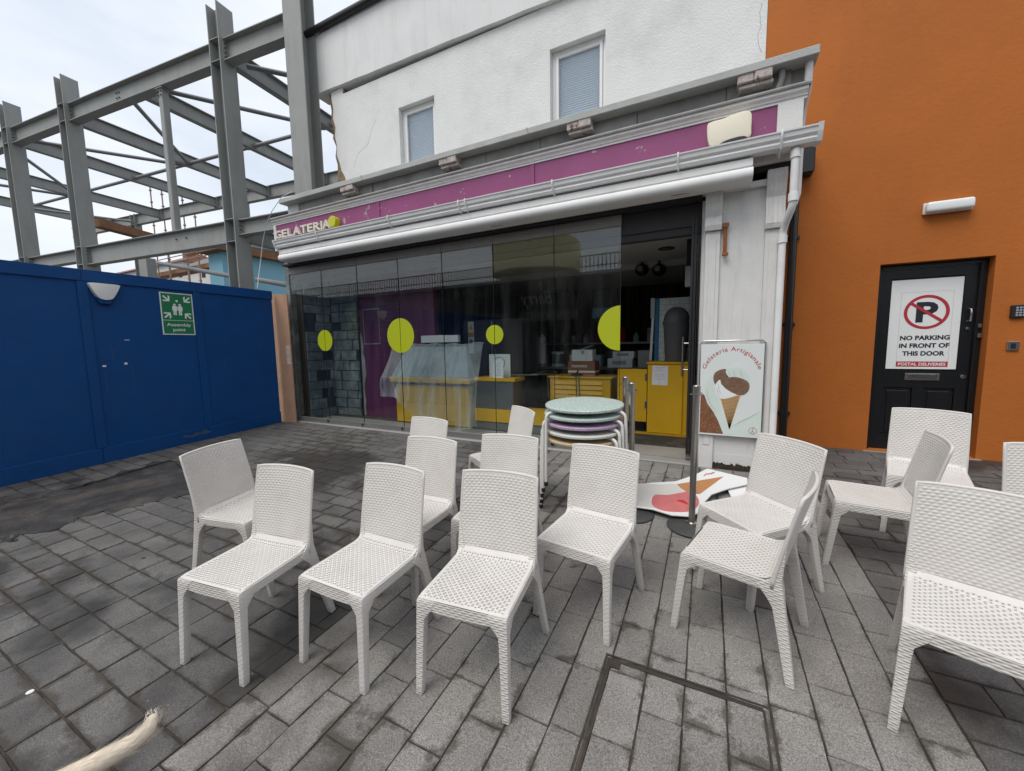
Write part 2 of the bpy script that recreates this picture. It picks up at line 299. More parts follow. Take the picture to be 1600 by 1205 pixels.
# ------------------------------------------------------------------ mesh builder
class MB:
    def __init__(s): s.v = []; s.f = []
    def add(s, vs, fs):
        o = len(s.v); s.v += [tuple(p) for p in vs]; s.f += [tuple(i+o for i in f) for f in fs]; return s
    def box(s, x0, x1, y0, y1, z0, z1):
        x0, x1 = sorted((x0, x1)); y0, y1 = sorted((y0, y1)); z0, z1 = sorted((z0, z1))
        return s.add([(x0,y0,z0),(x1,y0,z0),(x1,y1,z0),(x0,y1,z0),(x0,y0,z1),(x1,y0,z1),(x1,y1,z1),(x0,y1,z1)], [(0,3,2,1),(4,5,6,7),(0,1,5,4),(1,2,6,5),(2,3,7,6),(3,0,4,7)])
    def obox(s, a, b, wd, ht, up=(0,0,1)):
        """bar from a to b, width wd across, height ht along up"""
        a = Vector(a); b = Vector(b); d = (b-a).normalized(); u = Vector(up); sdv = d.cross(u).normalized(); u = sdv.cross(d).normalized()
        vs = []
        for p in (a, b):
            for i, j in ((-1,-1),(1,-1),(1,1),(-1,1)): vs.append(p+sdv*(i*wd/2)+u*(j*ht/2))
        return s.add(vs, [(0,1,2,3),(7,6,5,4),(0,4,5,1),(1,5,6,2),(2,6,7,3),(3,7,4,0)])
    def tube(s, path, r, n=10, cap=True):
        P = [Vector(p) for p in path]; R = r if isinstance(r, (list, tuple)) else [r]*len(P); rings = []; prev = None
        for i, p in enumerate(P):
            t = (P[min(i+1, len(P)-1)]-P[max(i-1, 0)]).normalized()
            if prev is None:
                a = Vector((0,0,1)) if abs(t.z) < .9 else Vector((1,0,0)); nx = t.cross(a).normalized()
            else:
                nx = (prev - t*prev.dot(t)).normalized()
            prev = nx; ny = t.cross(nx)
            rings.append([p+nx*(R[i]*cos(2*pi*k/n))+ny*(R[i]*sin(2*pi*k/n)) for k in range(n)])
        vs = sum(rings, []); fs = []
        for i in range(len(P)-1):
            for k in range(n): fs.append((i*n+k, i*n+(k+1)%n, (i+1)*n+(k+1)%n, (i+1)*n+k))
        if cap: fs += [tuple(range(n))[::-1], tuple((len(P)-1)*n+k for k in range(n))]
        return s.add(vs, fs)
    def lathe(s, prof, c=(0,0,0), n=32, cap=True):
        vs = [(c[0]+r*cos(2*pi*k/n), c[1]+r*sin(2*pi*k/n), c[2]+z) for r, z in prof for k in range(n)]; fs = []
        for i in range(len(prof)-1):
            for k in range(n): fs.append((i*n+k, i*n+(k+1)%n, (i+1)*n+(k+1)%n, (i+1)*n+k))
        if cap: fs += [tuple(range(n))[::-1], tuple((len(prof)-1)*n+k for k in range(n))]
        return s.add(vs, fs)
    def prism(s, pts, f, n0, n1):
        """polygon pts in frame f (function u,v,n -> point) from depth n0 to n1"""
        k = len(pts); vs = [f(u, v, n0) for u, v in pts]+[f(u, v, n1) for u, v in pts]
        return s.add(vs, [tuple(range(k))[::-1], tuple(range(k, 2*k))]+[(i, (i+1)%k, k+(i+1)%k, k+i) for i in range(k)])
    def grid(s, fn, nu, nv, flip=False):
        vs = [fn(i/nu, j/nv) for j in range(nv+1) for i in range(nu+1)]; fs = []
        for j in range(nv):
            for i in range(nu):
                q = (j*(nu+1)+i, j*(nu+1)+i+1, (j+1)*(nu+1)+i+1, (j+1)*(nu+1)+i); fs.append(q[::-1] if flip else q)
        return s.add(vs, fs)
    def mesh(s, name, bevel=0, smooth=False, segs=1, fixn=True):
        me = bpy.data.meshes.new(name); me.from_pydata(s.v, [], s.f); me.update()
        if bevel or fixn:
            bm = bmesh.new(); bm.from_mesh(me)
            if fixn: bmesh.ops.recalc_face_normals(bm, faces=bm.faces)
            if bevel:
                es = [e for e in bm.edges if len(e.link_faces) == 2 and e.calc_face_angle(0) > .45]
                bmesh.ops.bevel(bm, geom=es, offset=bevel, segments=segs, profile=.5, affect='EDGES', clamp_overlap=True)
            bm.to_mesh(me); bm.free()
        if smooth:
            me.polygons.foreach_set('use_smooth', [True]*len(me.polygons))
            if smooth != 'all': me.set_sharp_from_angle(angle=radians(40))
        return me
    def build(s, name, m, parent=None, bevel=0, smooth=False, segs=1, **k):
        return link(s.mesh(name, bevel, smooth, segs), name, m, parent, **k)

def link(me, name, m, parent=None, label=None, cat=None, group=None, kind=None):
    o = bpy.data.objects.new(name, me); COL.objects.link(o)
    if m:
        me.materials.clear(); me.materials.append(MATS[m] if isinstance(m, str) else m)
    if parent:
        o.parent = parent
        if not parent.get('_local'): o.location = -world_loc(parent)
    tag(o, label, cat, group, kind); return o
def world_loc(p):
    v = Vector(p.location)
    while p.parent: p = p.parent; v = v + Vector(p.location)
    return v
def tag(o, label=None, cat=None, group=None, kind=None):
    for k, v in (('label', label), ('category', cat), ('group', group), ('kind', kind)):
        if v: o[k] = v
    return o
def thing(name, label, cat, loc=(0,0,0), group=None, local=False, kind=None):
    o = bpy.data.objects.new(name, None); COL.objects.link(o); o.location = loc; o.empty_display_size = .1
    if local: o['_local'] = 1
    return tag(o, label, cat, group, kind)
def copy_tree(o, parent=None):
    c = o.copy(); COL.objects.link(c); c.parent = parent
    for ch in list(o.children):
        if ch.name != c.name: copy_tree(ch, c)
    return c
def frame(o, r, u, n):
    o, r, u, n = Vector(o), Vector(r), Vector(u), Vector(n)
    return lambda a, b, c=0: o+r*a+u*b+n*c
FRONT = lambda x, z, y: frame((x, y, z), (1,0,0), (0,0,1), (0,-1,0))      # faces the camera (-Y)
def ell(cx, cy, rx, ry, n=40, a0=0, a1=2*pi):
    full = abs(a1-a0-2*pi) < 1e-6
    return [(cx+rx*cos(a0+(a1-a0)*k/(n if full else n-1)), cy+ry*sin(a0+(a1-a0)*k/(n if full else n-1))) for k in range(n)]
def spline(pts, k=6, closed=True):
    """smooth closed outline through pts (Catmull-Rom)"""
    n = len(pts); out = []
    for i in range(n):
        p0, p1, p2, p3 = [pts[(i+j) % n] for j in (-1, 0, 1, 2)]
        for q in range(k):
            t = q/k
            out.append(tuple(.5*(2*p1[a]+(p2[a]-p0[a])*t+(2*p0[a]-5*p1[a]+4*p2[a]-p3[a])*t*t+(3*p1[a]-p0[a]-3*p2[a]+p3[a])*t**3) for a in (0, 1)))
    return out
def text_pts(s, extr=0, bold=0, shear=0, spacing=1):
    cu = bpy.data.curves.new('t', 'FONT'); cu.body = s; cu.size = 1; cu.extrude = extr; cu.offset = bold; cu.shear = shear; cu.space_character = spacing; cu.resolution_u = 3
    ob = bpy.data.objects.new('t', cu); COL.objects.link(ob); bpy.context.view_layer.update()
    me = bpy.data.meshes.new_from_object(ob.evaluated_get(bpy.context.evaluated_depsgraph_get()))
    vs = [v.co.copy() for v in me.vertices]; fs = [tuple(p.vertices) for p in me.polygons]
    bpy.data.objects.remove(ob); bpy.data.curves.remove(cu); bpy.data.meshes.remove(me); return vs, fs
def text(name, s, fr, box, depth, m, parent, bold=0, shear=0, spacing=1, extr=0, warp=None):
    """lettering fitted into box (u0,v0,u1,v1) of a frame, lying at depth"""
    vs, fs = text_pts(s, 0, bold, shear, spacing)
    x0 = min(v.x for v in vs); x1 = max(v.x for v in vs); y0 = min(v.y for v in vs); y1 = max(v.y for v in vs)
    P = []
    for v in vs:
        a = (v.x-x0)/(x1-x0); b = (v.y-y0)/(y1-y0)
        P.append(warp(a, b) if warp else (box[0]+a*(box[2]-box[0]), box[1]+b*(box[3]-box[1])))
    mb = MB(); n = len(P)
    if extr:
        edges = {}
        for f in fs:
            for i in range(len(f)):
                e = (f[i], f[(i+1) % len(f)]); edges[e] = edges.get(e, 0)+1
        side = [(e[0], e[1], e[1]+n, e[0]+n) for e in edges if (e[1], e[0]) not in edges]
        mb.add([fr(u, v, depth) for u, v in P]+[fr(u, v, depth+extr) for u, v in P], [f[::-1] for f in fs]+[tuple(i+n for i in f) for f in fs]+side)
        return link(mb.mesh(name, fixn=False), name, m, parent)
    mb.add([fr(u, v, depth) for u, v in P], fs)
    return link(mb.mesh(name, fixn=False), name, m, parent)

# ================================================================== ground and paving
g = MB()
ys = [-400, -14, 6.2, 500]; zs = [gz(-14)-.02, gz(-14)-.02, gz(6.2)-.02, gz(6.2)-.02]
for i in range(3): g.add([(-400, ys[i], zs[i]), (400, ys[i], zs[i]), (400, ys[i+1], zs[i+1]), (-400, ys[i+1], zs[i+1])], [(0,1,2,3)])
ground = g.build('ground', 'ground_far', kind='structure')
def joint_sheet():
    b = MB(); X = [-7.2+i*.25 for i in range(60)]; Y = [-1.5+j*.25 for j in range(30)]
    def fz(x, y): return gz(y)-.0065
    b.grid(lambda u, v: (-7.3+u*14.3, -2.2+v*8.1, fz(0, -2.2+v*8.1)), 40, 30)
    return b.build('pavement', 'joint', kind='structure')
pavement = joint_sheet()
SW, SLN, SH = .1574, .315, .06
def sett_variant(k, ln):
    rr = random.Random(k); hw = SW/2-.0042; hl = ln/2-.0048; b = MB(); nx, ny = 4, 6
    def pt(i, j):
        fx = (0, .22, .5, .78, 1)[i]; fy = (0, .11, .3, .5, .7, .89, 1)[j]; x = -hw+2*hw*fx; y = -hl+2*hl*fy; e = (i in (0, nx)) or (j in (0, ny))
        return (x+rr.uniform(-1, 1)*.0018, y+rr.uniform(-1, 1)*.002, rr.uniform(-.0012, .0012)-(.0 if not e else .0006))
    top = [pt(i, j) for j in range(ny+1) for i in range(nx+1)]
    W_ = nx+1; fs = [(j*W_+i, j*W_+i+1, (j+1)*W_+i+1, (j+1)*W_+i) for j in range(ny) for i in range(nx)]
    per = [i for i in range(W_)]+[j*W_+nx for j in range(1, ny+1)]+[ny*W_+i for i in range(nx-1, -1, -1)]+[j*W_ for j in range(ny-1, 0, -1)]; o = len(top)
    ps = set(per); b.inner = [0.0 if i in ps else 1.0 for i in range(len(top))]+[0.0]*(2*len(per))
    low1 = [(top[p][0]*1.015+.0, top[p][1]*1.009, top[p][2]-.0045) for p in per]; low2 = [(q[0], q[1], -SH) for q in low1]
    vs = top+low1+low2; n = len(per)
    fs += [(per[(i+1) % n], per[i], o+i, o+(i+1) % n) for i in range(n)]+[(o+(i+1) % n, o+i, o+n+i, o+n+(i+1) % n) for i in range(n)]
    b.add(vs, fs); return b
LENS = (.315, .315, .315, .21, .26)
VARS = {ln: [sett_variant(k*7+int(ln*1000), ln) for k in range(4)] for ln in set(LENS)}
VMESH = {}
for ln, l_ in VARS.items():
    for k, b in enumerate(l_):
        for mm in ('granite', 'dark_granite'):
            me = b.mesh('paver', fixn=False); me.materials.append(MATS[mm]); me.attributes.new('inner', 'FLOAT', 'POINT').data.foreach_set('value', b.inner); VMESH[(ln, k, mm)] = me
setts = []      # x, y, along_y?, length, variant, material
COVER = (-.392, .272, 1.08, 1.745)
def lay(course_lo, course_hi, lo, hi, along_y, m, uniform):
    n = round((course_hi-course_lo)/SW)
    for c in range(n):
        cc = course_lo+(c+.5)*(course_hi-course_lo)/n; rr = random.Random(hash((round(course_lo*100), c)) & 0xffff)
        p = lo - (rr.uniform(0, .315) if not uniform else (.157 if c % 2 else 0)+rr.uniform(-.03, .03))
        while p < hi:
            ln = .315 if rr.random() < (.86 if not uniform else .93) else rr.choice((.21, .26))
            a_, b_ = max(p, lo), min(p+ln, hi); p += ln
            if b_-a_ < .045: continue
            q = (a_+b_)/2; x, y = (cc, q) if along_y else (q, cc)
            setts.append((x, y, along_y, ln, rr.randrange(4), m, (b_-a_)/ln))
lay(-1.778, .898, -1.9, 4.62, True, 'granite', False)
lay(-1.9, 4.63, -7.10, -1.780, False, 'dark_granite', True)
lay(-1.9, 5.88, .900, 6.3, False, 'dark_granite', True)
ranked = []
for t in setts:
    x, y, ay, ln, k, m, sc_ = t
    P = (x, y, gz(y)); iv = in_view(P); ranked.append((iv[2] if iv else 99, t))
ranked.sort(key=lambda a: a[0])
TILT = atan(SL)
far_v, far_f, far_m, far_t = [], [], [], []
count = 0
far_i = []
for d, (x, y, ay, ln, k, m, sc_) in ranked:
    rr = random.Random(int(x*1000)*31+int(y*1000)); 
    inside = COVER[0]-.01 < x < COVER[1]+.01 and COVER[2]-.03 < y < COVER[3]-.09
    M = Matrix.Translation((x, y, gz(y)+rr.uniform(-.0018, .0018))) @ Matrix.Rotation(TILT, 4, 'X') @ Matrix.Rotation(rr.uniform(-.006, .006)+(0 if ay else pi/2), 4, 'Z') @ Matrix.Rotation(rr.uniform(-.008, .008), 4, 'Y') @ Matrix.Diagonal((1, sc_, 1, 1))
    if count < 300 and d < 50:
        o = bpy.data.objects.new('paver', VMESH[(ln, k, m)]); COL.objects.link(o); o.parent = pavement; o.matrix_world = M; count += 1
    else:
        b = VARS[ln][k]; off = len(far_v); far_v += [tuple(M @ Vector(p)) for p in b.v]; far_i += b.inner; far_f += [tuple(i+off for i in f) for f in b.f]
        far_m += [0 if m == 'granite' else 1]*len(b.f); far_t += [rr.uniform(-.16, .14)]*len(b.f)
me = bpy.data.meshes.new('paver_field'); me.from_pydata(far_v, [], far_f); me.materials.append(MATS['granite']); me.materials.append(MATS['dark_granite']); me.polygons.foreach_set('material_index', far_m)
at_ = me.attributes.new('tone', 'FLOAT', 'FACE'); at_.data.foreach_set('value', far_t); me.attributes.new('inner', 'FLOAT', 'POINT').data.foreach_set('value', far_i)
pf = bpy.data.objects.new('paver_field', me); COL.objects.link(pf); pf.parent = pavement; pf['kind'] = 'stuff'
# edging stones between the strip and the darker paving, and along the shop
kb = MB()
# asphalt reinstatement by the hoarding
tp = [(-5.35, .30), (-5.19, .87), (-5.01, .92), (-5.0, 1.41), (-4.76, 1.95), (-5.1, 2.2), (-5.5, 2.36), (-6.0, 2.5), (-6.4, 2.44), (-6.35, 2.05), (-6.2, 1.66), (-6.25, 1.3), (-6.35, 1.0), (-6.5, .5), (-6.6, -.6), (-5.6, -.6)]
sp = spline(tp, 22); rr = random.Random(3); sp = [(x+.05*sin(i*.37)+.035*sin(i*1.13+y*3)+rr.uniform(-.012, .012), y+.03*sin(i*.71+x*4)+rr.uniform(-.006, .006)) for i, (x, y) in enumerate(sp)]
a = MB(); a.prism(sp, lambda u, v, n=0: Vector((u, v, SL*v+n)), -.02, .005); a.build('asphalt_patch', 'tar', kind='structure')
# inspection cover set in the strip
cv = thing('inspection_cover', 'recessed steel-edged inspection cover filled with granite setts, in front of the chairs', 'manhole cover', (-.06, 1.41, gz(1.41)))
def flat_bar(mb, x0, x1, y0, y1, h=.004, t=.02):
    mb.add([(x0,y0,gz(y0)+h),(x1,y0,gz(y0)+h),(x1,y1,gz(y1)+h),(x0,y1,gz(y1)+h),(x0,y0,gz(y0)-t),(x1,y0,gz(y0)-t),(x1,y1,gz(y1)-t),(x0,y1,gz(y1)-t)], [(0,1,2,3),(7,6,5,4),(4,5,1,0),(5,6,2,1),(6,7,3,2),(7,4,0,3)])
for nm, ins in (('outer_frame', 0), ('inner_frame', .024)):
    q = MB(); x0, x1, y0, y1 = COVER[0]+ins, COVER[1]-ins, COVER[2]+ins, COVER[3]-ins; tk = .009
    flat_bar(q, x0, x0+tk, y0, y1); flat_bar(q, x1-tk, x1, y0, y1); flat_bar(q, x0+tk, x1-tk, y1-tk, y1, .0035); flat_bar(q, x0+tk, x1-tk, y0, y0+tk, .0035)
    q.build(nm, 'iron', cv)
q = MB(); flat_bar(q, COVER[0]+.012, COVER[0]+.024, COVER[2]+.02, COVER[3]-.02, .0022); flat_bar(q, COVER[0]+.03, COVER[1]-.03, COVER[3]-.024, COVER[3]-.012, .0022); q.build('gap', 'joint', cv)
q = MB(); flat_bar(q, COVER[0]+.03, COVER[0]+.075, COVER[3]-.07, COVER[3]-.03, .005); q.build('corner_plate', 'iron', cv)

# ================================================================== orange building
def wall_holes(mb, x0, x1, z0, z1, holes, yf, yb):
    X = sorted({x0, x1, *[h[0] for h in holes], *[h[1] for h in holes]}); Z = sorted({z0, z1, *[h[2] for h in holes], *[h[3] for h in holes]})
    for i in range(len(X)-1):
        for j in range(len(Z)-1):
            cx, cz = (X[i]+X[i+1])/2, (Z[j]+Z[j+1])/2
            if any(h[0] < cx < h[1] and h[2] < cz < h[3] for h in holes): continue
            mb.add([(X[i],yf,Z[j]),(X[i+1],yf,Z[j]),(X[i+1],yf,Z[j+1]),(X[i],yf,Z[j+1])], [(0,1,2,3)])
            mb.add([(X[i],yb,Z[j]),(X[i+1],yb,Z[j]),(X[i+1],yb,Z[j+1]),(X[i],yb,Z[j+1])], [(3,2,1,0)])
    for a, b, c, d in holes+[(x0, x1, z0, z1)]:
        mb.add([(a,yf,c),(b,yf,c),(b,yf,d),(a,yf,d),(a,yb,c),(b,yb,c),(b,yb,d),(a,yb,d)], [(0,1,5,4),(1,2,6,5),(2,3,7,6),(3,0,4,7)])
WY = 5.89
ob = thing('orange_building', 'plain burnt-orange rendered building right of the shop, with a black door', 'building', (2.9, WY, .26))
q = MB(); wall_holes(q, .507, 6.4, .05, 9.6, [(1.70, 2.60, .262, 2.388)], WY, WY+.32); q.build('wall', 'orange_render', ob)
q = MB(); q.box(.507, 6.4, WY+.321, WY+5, 9.2, 9.6); q.build('roof', 'slate_roof', ob)
q = MB(); q.box(1.66, 2.64, WY-.05, WY+.10, .20, .258); q.build('door_step', 'floor_in', ob, bevel=.006)
fr_ = MB(); fy0, fy1 = WY+.10, WY+.2
fr_.box(1.702, 1.748, fy0, fy1, .263, 2.386); fr_.box(2.545, 2.598, fy0, fy1, .263, 2.386); fr_.box(1.748, 2.545, fy0+.002, fy1, 2.335, 2.386); fr_.build('door_frame', 'black_gloss', ob, bevel=.004)
door = MB(); dx0, dx1, dz0, dz1, dy = 1.751, 2.542, .268, 2.332, WY+.135
wall_holes(door, dx0, dx1, dz0, dz1, [(1.85, 2.445, 1.20, 2.23), (1.85, 2.10, .45, 1.00), (2.195, 2.445, .45, 1.00)], dy, dy+.04)
door = door.build('door', 'black_gloss', ob)
door['label'] = 'black panelled entrance door'
for a, b, c, d in ((1.85, 2.445, 1.20, 2.23), (1.85, 2.10, .45, 1.00), (2.195, 2.445, .45, 1.00)):
    q = MB(); q.box(a, b, dy+.016, dy+.03, c, d)
    if d < 1.1: q.box(a+.035, b-.035, dy+.004, dy+.0165, c+.035, d-.035)
    q.build('door_panel', 'black_gloss', door, bevel=.008, segs=2)
# parts fixed to the door
q = MB(); q.tube([(2.50, dy, 1.865), (2.50, dy-.035, 1.86), (2.503, dy-.045, 1.80), (2.503, dy-.035, 1.735), (2.50, dy, 1.73)], .009); q.lathe([(.02, 0), (.02, .008)], (2.5, dy-.004, 1.73)); q.build('pull_handle', 'chrome', door, smooth=True)
for zz, rr_ in ((1.655, .018), (1.135, .024)):
    q = MB(); q.tube([(2.497, dy+.001, zz), (2.497, dy-.010, zz)], rr_, 20); q.tube([(2.497, dy-.010, zz), (2.497, dy-.016, zz)], rr_*.5, 14); q.build('lock', 'chrome', door, smooth=True)
q = MB(); q.box(2.025, 2.315, dy-.010, dy-.001, 1.085, 1.165); l_ = q.build('letter_plate', 'stainless', door, bevel=.004)
q = MB(); q.box(2.045, 2.295, dy-.016, dy-.0105, 1.098, 1.152); q.build('letter_flap', 'chrome', l_, bevel=.003)
# no parking sign on the door
SGN = thing('no_parking_sign', 'white no-parking notice with red circle and postal deliveries strip on the black door', 'sign', (2.13, dy-.004, 1.70))
sgw, sgh = .585, 1.0; F = FRONT(1.852, 1.213, dy-.002)
q = MB(); q.prism([(0,0),(sgw,0),(sgw,sgh),(0,sgh)], F, 0, .003); q.build('board', 'sign_white', SGN)
ccx, ccy, rad = sgw*.525, sgh*.635, .188
ring = ell(ccx, ccy, rad, rad, 56); inn = ell(ccx, ccy, rad-.030, rad-.030, 56); q = MB(); n = 56
q.add([F(u, v, .0048) for u, v in ring]+[F(u, v, .0048) for u, v in inn], [(i, (i+1) % n, n+(i+1) % n, n+i) for i in range(n)])
aa = radians(-38); dxx, dyy = cos(aa), sin(aa); rr2 = rad-.016
q.add([F(ccx+s1*dxx*rr2-s2*dyy*.014, ccy+s1*dyy*rr2+s2*dxx*.014, .0062) for s1, s2 in ((-1,-1),(1,-1),(1,1),(-1,1))], [(0,1,2,3)])
link(q.mesh('prohibition_ring', fixn=False), 'prohibition_ring', 'sign_red', SGN)
text('letter_p', 'P', F, (ccx-.085, ccy-.112, ccx+.095, ccy+.112), .0055, 'ink', SGN, bold=.035)
for s_, v0, u0, u1 in (('NO PARKING', .325, .15, .85), ('IN FRONT OF', .238, .145, .855), ('THIS DOOR', .150, .20, .80)):
    text('lettering', s_, F, (sgw*(u0+.03), v0, sgw*(u1+.03), v0+.052), .0045, 'ink', SGN, bold=.04)
q = MB(); q.prism([(sgw*.15, .025),(sgw*.885, .025),(sgw*.885, .085),(sgw*.15, .085)], F, .003, .0040); q.build('red_strip', 'sign_red', SGN)
text('lettering', 'POSTAL DELIVERIES', F, (sgw*.18, .038, sgw*.855, .072), .0052, 'sign_white', SGN, bold=.022)
q = MB(); a, b, c, d = sgw*.15, sgw*.885, .02, .86; t_ = .0018
for (u0, v0, u1, v1) in ((a, c, a+t_, d), (b-t_, c, b, d), (a, d-t_, b, d)): q.add([F(u0,v0,.0036),F(u1,v0,.0036),F(u1,v1,.0036),F(u0,v1,.0036)], [(0,1,2,3)])
link(q.mesh('thin_border', fixn=False), 'thin_border', 'print_grey', SGN)
# wall lamp, keypad, key switch, bell
lm = thing('bulkhead_lamp', 'white oblong bulkhead lamp high on the orange wall', 'wall lamp', (2.19, WY, 2.93))
q = MB(); q.box(2.005, 2.385, WY-.035, WY-.001, 2.868, 2.985); q.build('base', 'upvc', lm, bevel=.01, segs=2)
q = MB(); q.box(2.012, 2.378, WY-.10, WY-.036, 2.872, 2.980); q.build('diffuser', 'lamp_opal', lm, bevel=.028, segs=4, smooth=True)
kp = thing('door_keypad', 'small black entry keypad on the orange wall right of the door', 'keypad', (2.79, WY, 1.81))
q = MB(); q.box(2.735, 2.845, WY-.03, WY-.001, 1.747, 1.876); q.build('case', 'black_plastic', kp, bevel=.006)
for i in range(3):
    for j in range(4):
        q = MB(); q.box(2.765+i*.024, 2.782+i*.024, WY-.034, WY-.0305, 1.765+j*.025, 1.782+j*.025); q.build('key', 'print_grey', kp)
ks = thing('key_switch', 'small square metal key switch below the keypad on the orange wall', 'switch', (2.79, WY, 1.47))
q = MB(); q.box(2.738, 2.825, WY-.018, WY-.001, 1.418, 1.512); q.build('plate', 'stainless', ks, bevel=.004)
q = MB(); q.box(2.765, 2.798, WY-.024, WY-.0185, 1.438, 1.492); q.build('barrel', 'black_plastic', ks, bevel=.003)
bl = thing('door_contact', 'tiny grey fixing on the black door frame beside the handle', 'fixing', (2.57, WY+.09, 1.62))
q = MB(); q.box(2.556, 2.582, WY+.075, WY+.099, 1.66, 1.70); q.build('upper_piece', 'bolt', bl, bevel=.003)
q = MB(); q.box(2.556, 2.586, WY+.07, WY+.099, 1.555, 1.60); q.build('lower_piece', 'stainless', bl, bevel=.003)
# black cast downpipe on the orange wall
bp = thing('black_downpipe', 'black cast-iron downpipe running down the orange wall beside the shop', 'downpipe', (.866, WY-.07, .26))
px = .866
q = MB(); q.tube([(px, WY-.06, gz(WY)), (px, WY-.06, 3.47)], .042, 16); q.build('pipe', 'black_gloss', bp, smooth=True)
for zz in (.62, 1.72, 2.75):
    q = MB(); q.tube([(px, WY-.06, zz), (px, WY-.06, zz+.06)], .047, 16); q.box(px-.07, px+.07, WY-.03, WY-.001, zz+.01, zz+.05); q.build('bracket', 'black_gloss', bp, smooth=True)
q = MB(); q.box(px-.04, px+.15, WY-.18, WY-.002, 3.46, 3.77); q.build('hopper', 'black_gloss', bp, bevel=.012)

# ================================================================== gelateria: building shell
GY = 4.73
shop = thing('gelateria_shop', 'white rendered gelateria building with purple fascia and frameless glass shopfront', 'shop', (-3, GY, .2))
W1 = (-5.16, -4.36, 4.30, 5.87); W2 = (-2.235, -1.41, 4.30, 5.90)
rr = random.Random(5)
# upper wall: inner masonry with a broken left end, render coat in front of it
q = MB(); wall_holes(q, -6.55, .503, 3.9, 6.5, [W1, W2], WY, WY+.30); q.build('upper_wall', 'render_white', shop)
edge = [(-6.88, 6.62), (-6.86, 6.45), (-6.83, 6.30), (-6.86, 6.12), (-6.80, 5.95), (-6.83, 5.78), (-6.79, 5.60), (-6.81, 5.42), (-6.74, 5.25), (-6.70, 5.10), (-6.62, 4.98), (-6.58, 4.86), (-6.555, 3.95)]
f = frame((0, WY, 0), (1,0,0), (0,0,1), (0,-1,0))
q = MB(); q.prism(edge+[(-6.5505, 3.95), (-6.5505, 6.62)], f, -.03, .0); q.build('broken_render', 'render_white', shop)
e2 = [(x-.05-rr.uniform(0, .05), z) for x, z in edge[:-4]]+[(-6.86, 4.95), (-6.84, 4.4), (-6.86, 3.95)]
q = MB(); q.prism(e2+[(-6.5505, 3.95), (-6.5505, 6.62)], f, -.29, -.031); q.build('exposed_masonry', 'masonry', shop)
q = MB()
for i in range(40):      # thicker parapet band, its underside dropping slightly to the right
    x0 = -7.29+i*(7.793/40); x1 = x0+7.793/40
    def zb(x): return 6.645-.055*(x+7.29)/2.0+.004*sin(x*9)
    q.add([(x0,WY-.075,zb(x0)),(x1,WY-.075,zb(x1)),(x1,WY-.075,7.70),(x0,WY-.075,7.70),(x0,WY+.3,zb(x0)),(x1,WY+.3,zb(x1)),(x1,WY+.3,7.70),(x0,WY+.3,7.70)], [(0,1,2,3),(0,4,5,1),(3,2,6,7),(5,4,7,6)]+([(0,3,7,4)] if i == 0 else [])+([(1,5,6,2)] if i == 39 else []))
q.build('parapet', 'render_smooth', shop)
q = MB(); q.tube([(-7.33, WY-.13, 7.745), (.5, WY-.13, 7.68)], .062, 14); q.build('roof_gutter', 'black_plastic', shop, smooth=True)
q = MB(); q.add([(-7.29, WY-.08, 7.705), (.5, WY-.08, 7.705), (.5, WY+3, 9.1), (-7.29, WY+3, 9.1), (-7.29, WY+6, 7.705), (.5, WY+6, 7.705)], [(0,1,2,3), (3,2,5,4), (0,3,4), (1,5,2)]); q.build('roof', 'slate_roof', shop)
q = MB(); q.box(-6.54, -6.25, WY+.31, WY+4.6, .25, 7.6); q.box(.2, .50, WY+.33, WY+4.6, .25, 7.6); q.box(-6.24, .19, WY+4.3, WY+4.6, .25, 7.6); q.build('rear_wall', 'render_white', shop)
# hairline cracks
for pts in ([(588, 185), (580, 205), (575, 225), (560, 240), (553, 262)], [(1190, 5), (1186, 22), (1189, 38), (1184, 60), (1190, 82)]):
    q = MB(); P = [atY(x, y, WY-.0005) for x, y in pts]
    for i in range(len(P)-1):
        for k in range(5):
            a = P[i].lerp(P[i+1], k/5); b = P[i].lerp(P[i+1], (k+1)/5); a = a+Vector((sin(k*7+i)*.008, 0, 0)); b = b+Vector((sin((k+1)*7+i)*.008 if k < 4 else 0, 0, 0)); q.obox(a, b, .004, .002, (0,1,0))
    q.build('render_crack', 'lead', shop)
for (a, b, c, d) in (W1, W2):
    wf = MB(); y0, y1 = WY+.10, WY+.16; t = .055
    wf.box(a, a+t, y0, y1, c, d); wf.box(b-t, b, y0, y1, c, d); wf.box(a+t, b-t, y0+.002, y1, d-t, d); wf.box(a+t, b-t, y0+.002, y1, c, c+t)
    win = wf.build('window', 'upvc', shop, bevel=.004)
    q = MB(); a2, b2, c2, d2 = a+t+.004, b-t-.004, c+t+.004, d-t-.004; s = .045
    q.box(a2, a2+s, y0-.012, y0+.03, c2, d2); q.box(b2-s, b2, y0-.012, y0+.03, c2, d2); q.box(a2+s, b2-s, y0-.010, y0+.03, d2-s, d2); q.box(a2+s, b2-s, y0-.010, y0+.03, c2, c2+s); q.build('sash', 'upvc', win, bevel=.006, segs=2)
    q = MB(); q.box(a2+s, b2-s, y0+.012, y0+.016, c2+s, d2-s); q.build('pane', 'pane', win)
    q = MB(); z = c2+.05
    while z < d2-.03:
        q.add([(a2+.03, y0+.024, z), (b2-.03, y0+.024, z), (b2-.03, y0+.050, z+.024), (a2+.03, y0+.050, z+.024)], [(0,1,2,3)]); z += .032
    link(q.mesh('blind', fixn=False), 'blind', 'blind', win)
    q = MB(); q.box(a+.01, b-.01, y0+.07, y0+.08, c, d); q.build('blind_back', 'blind', win)
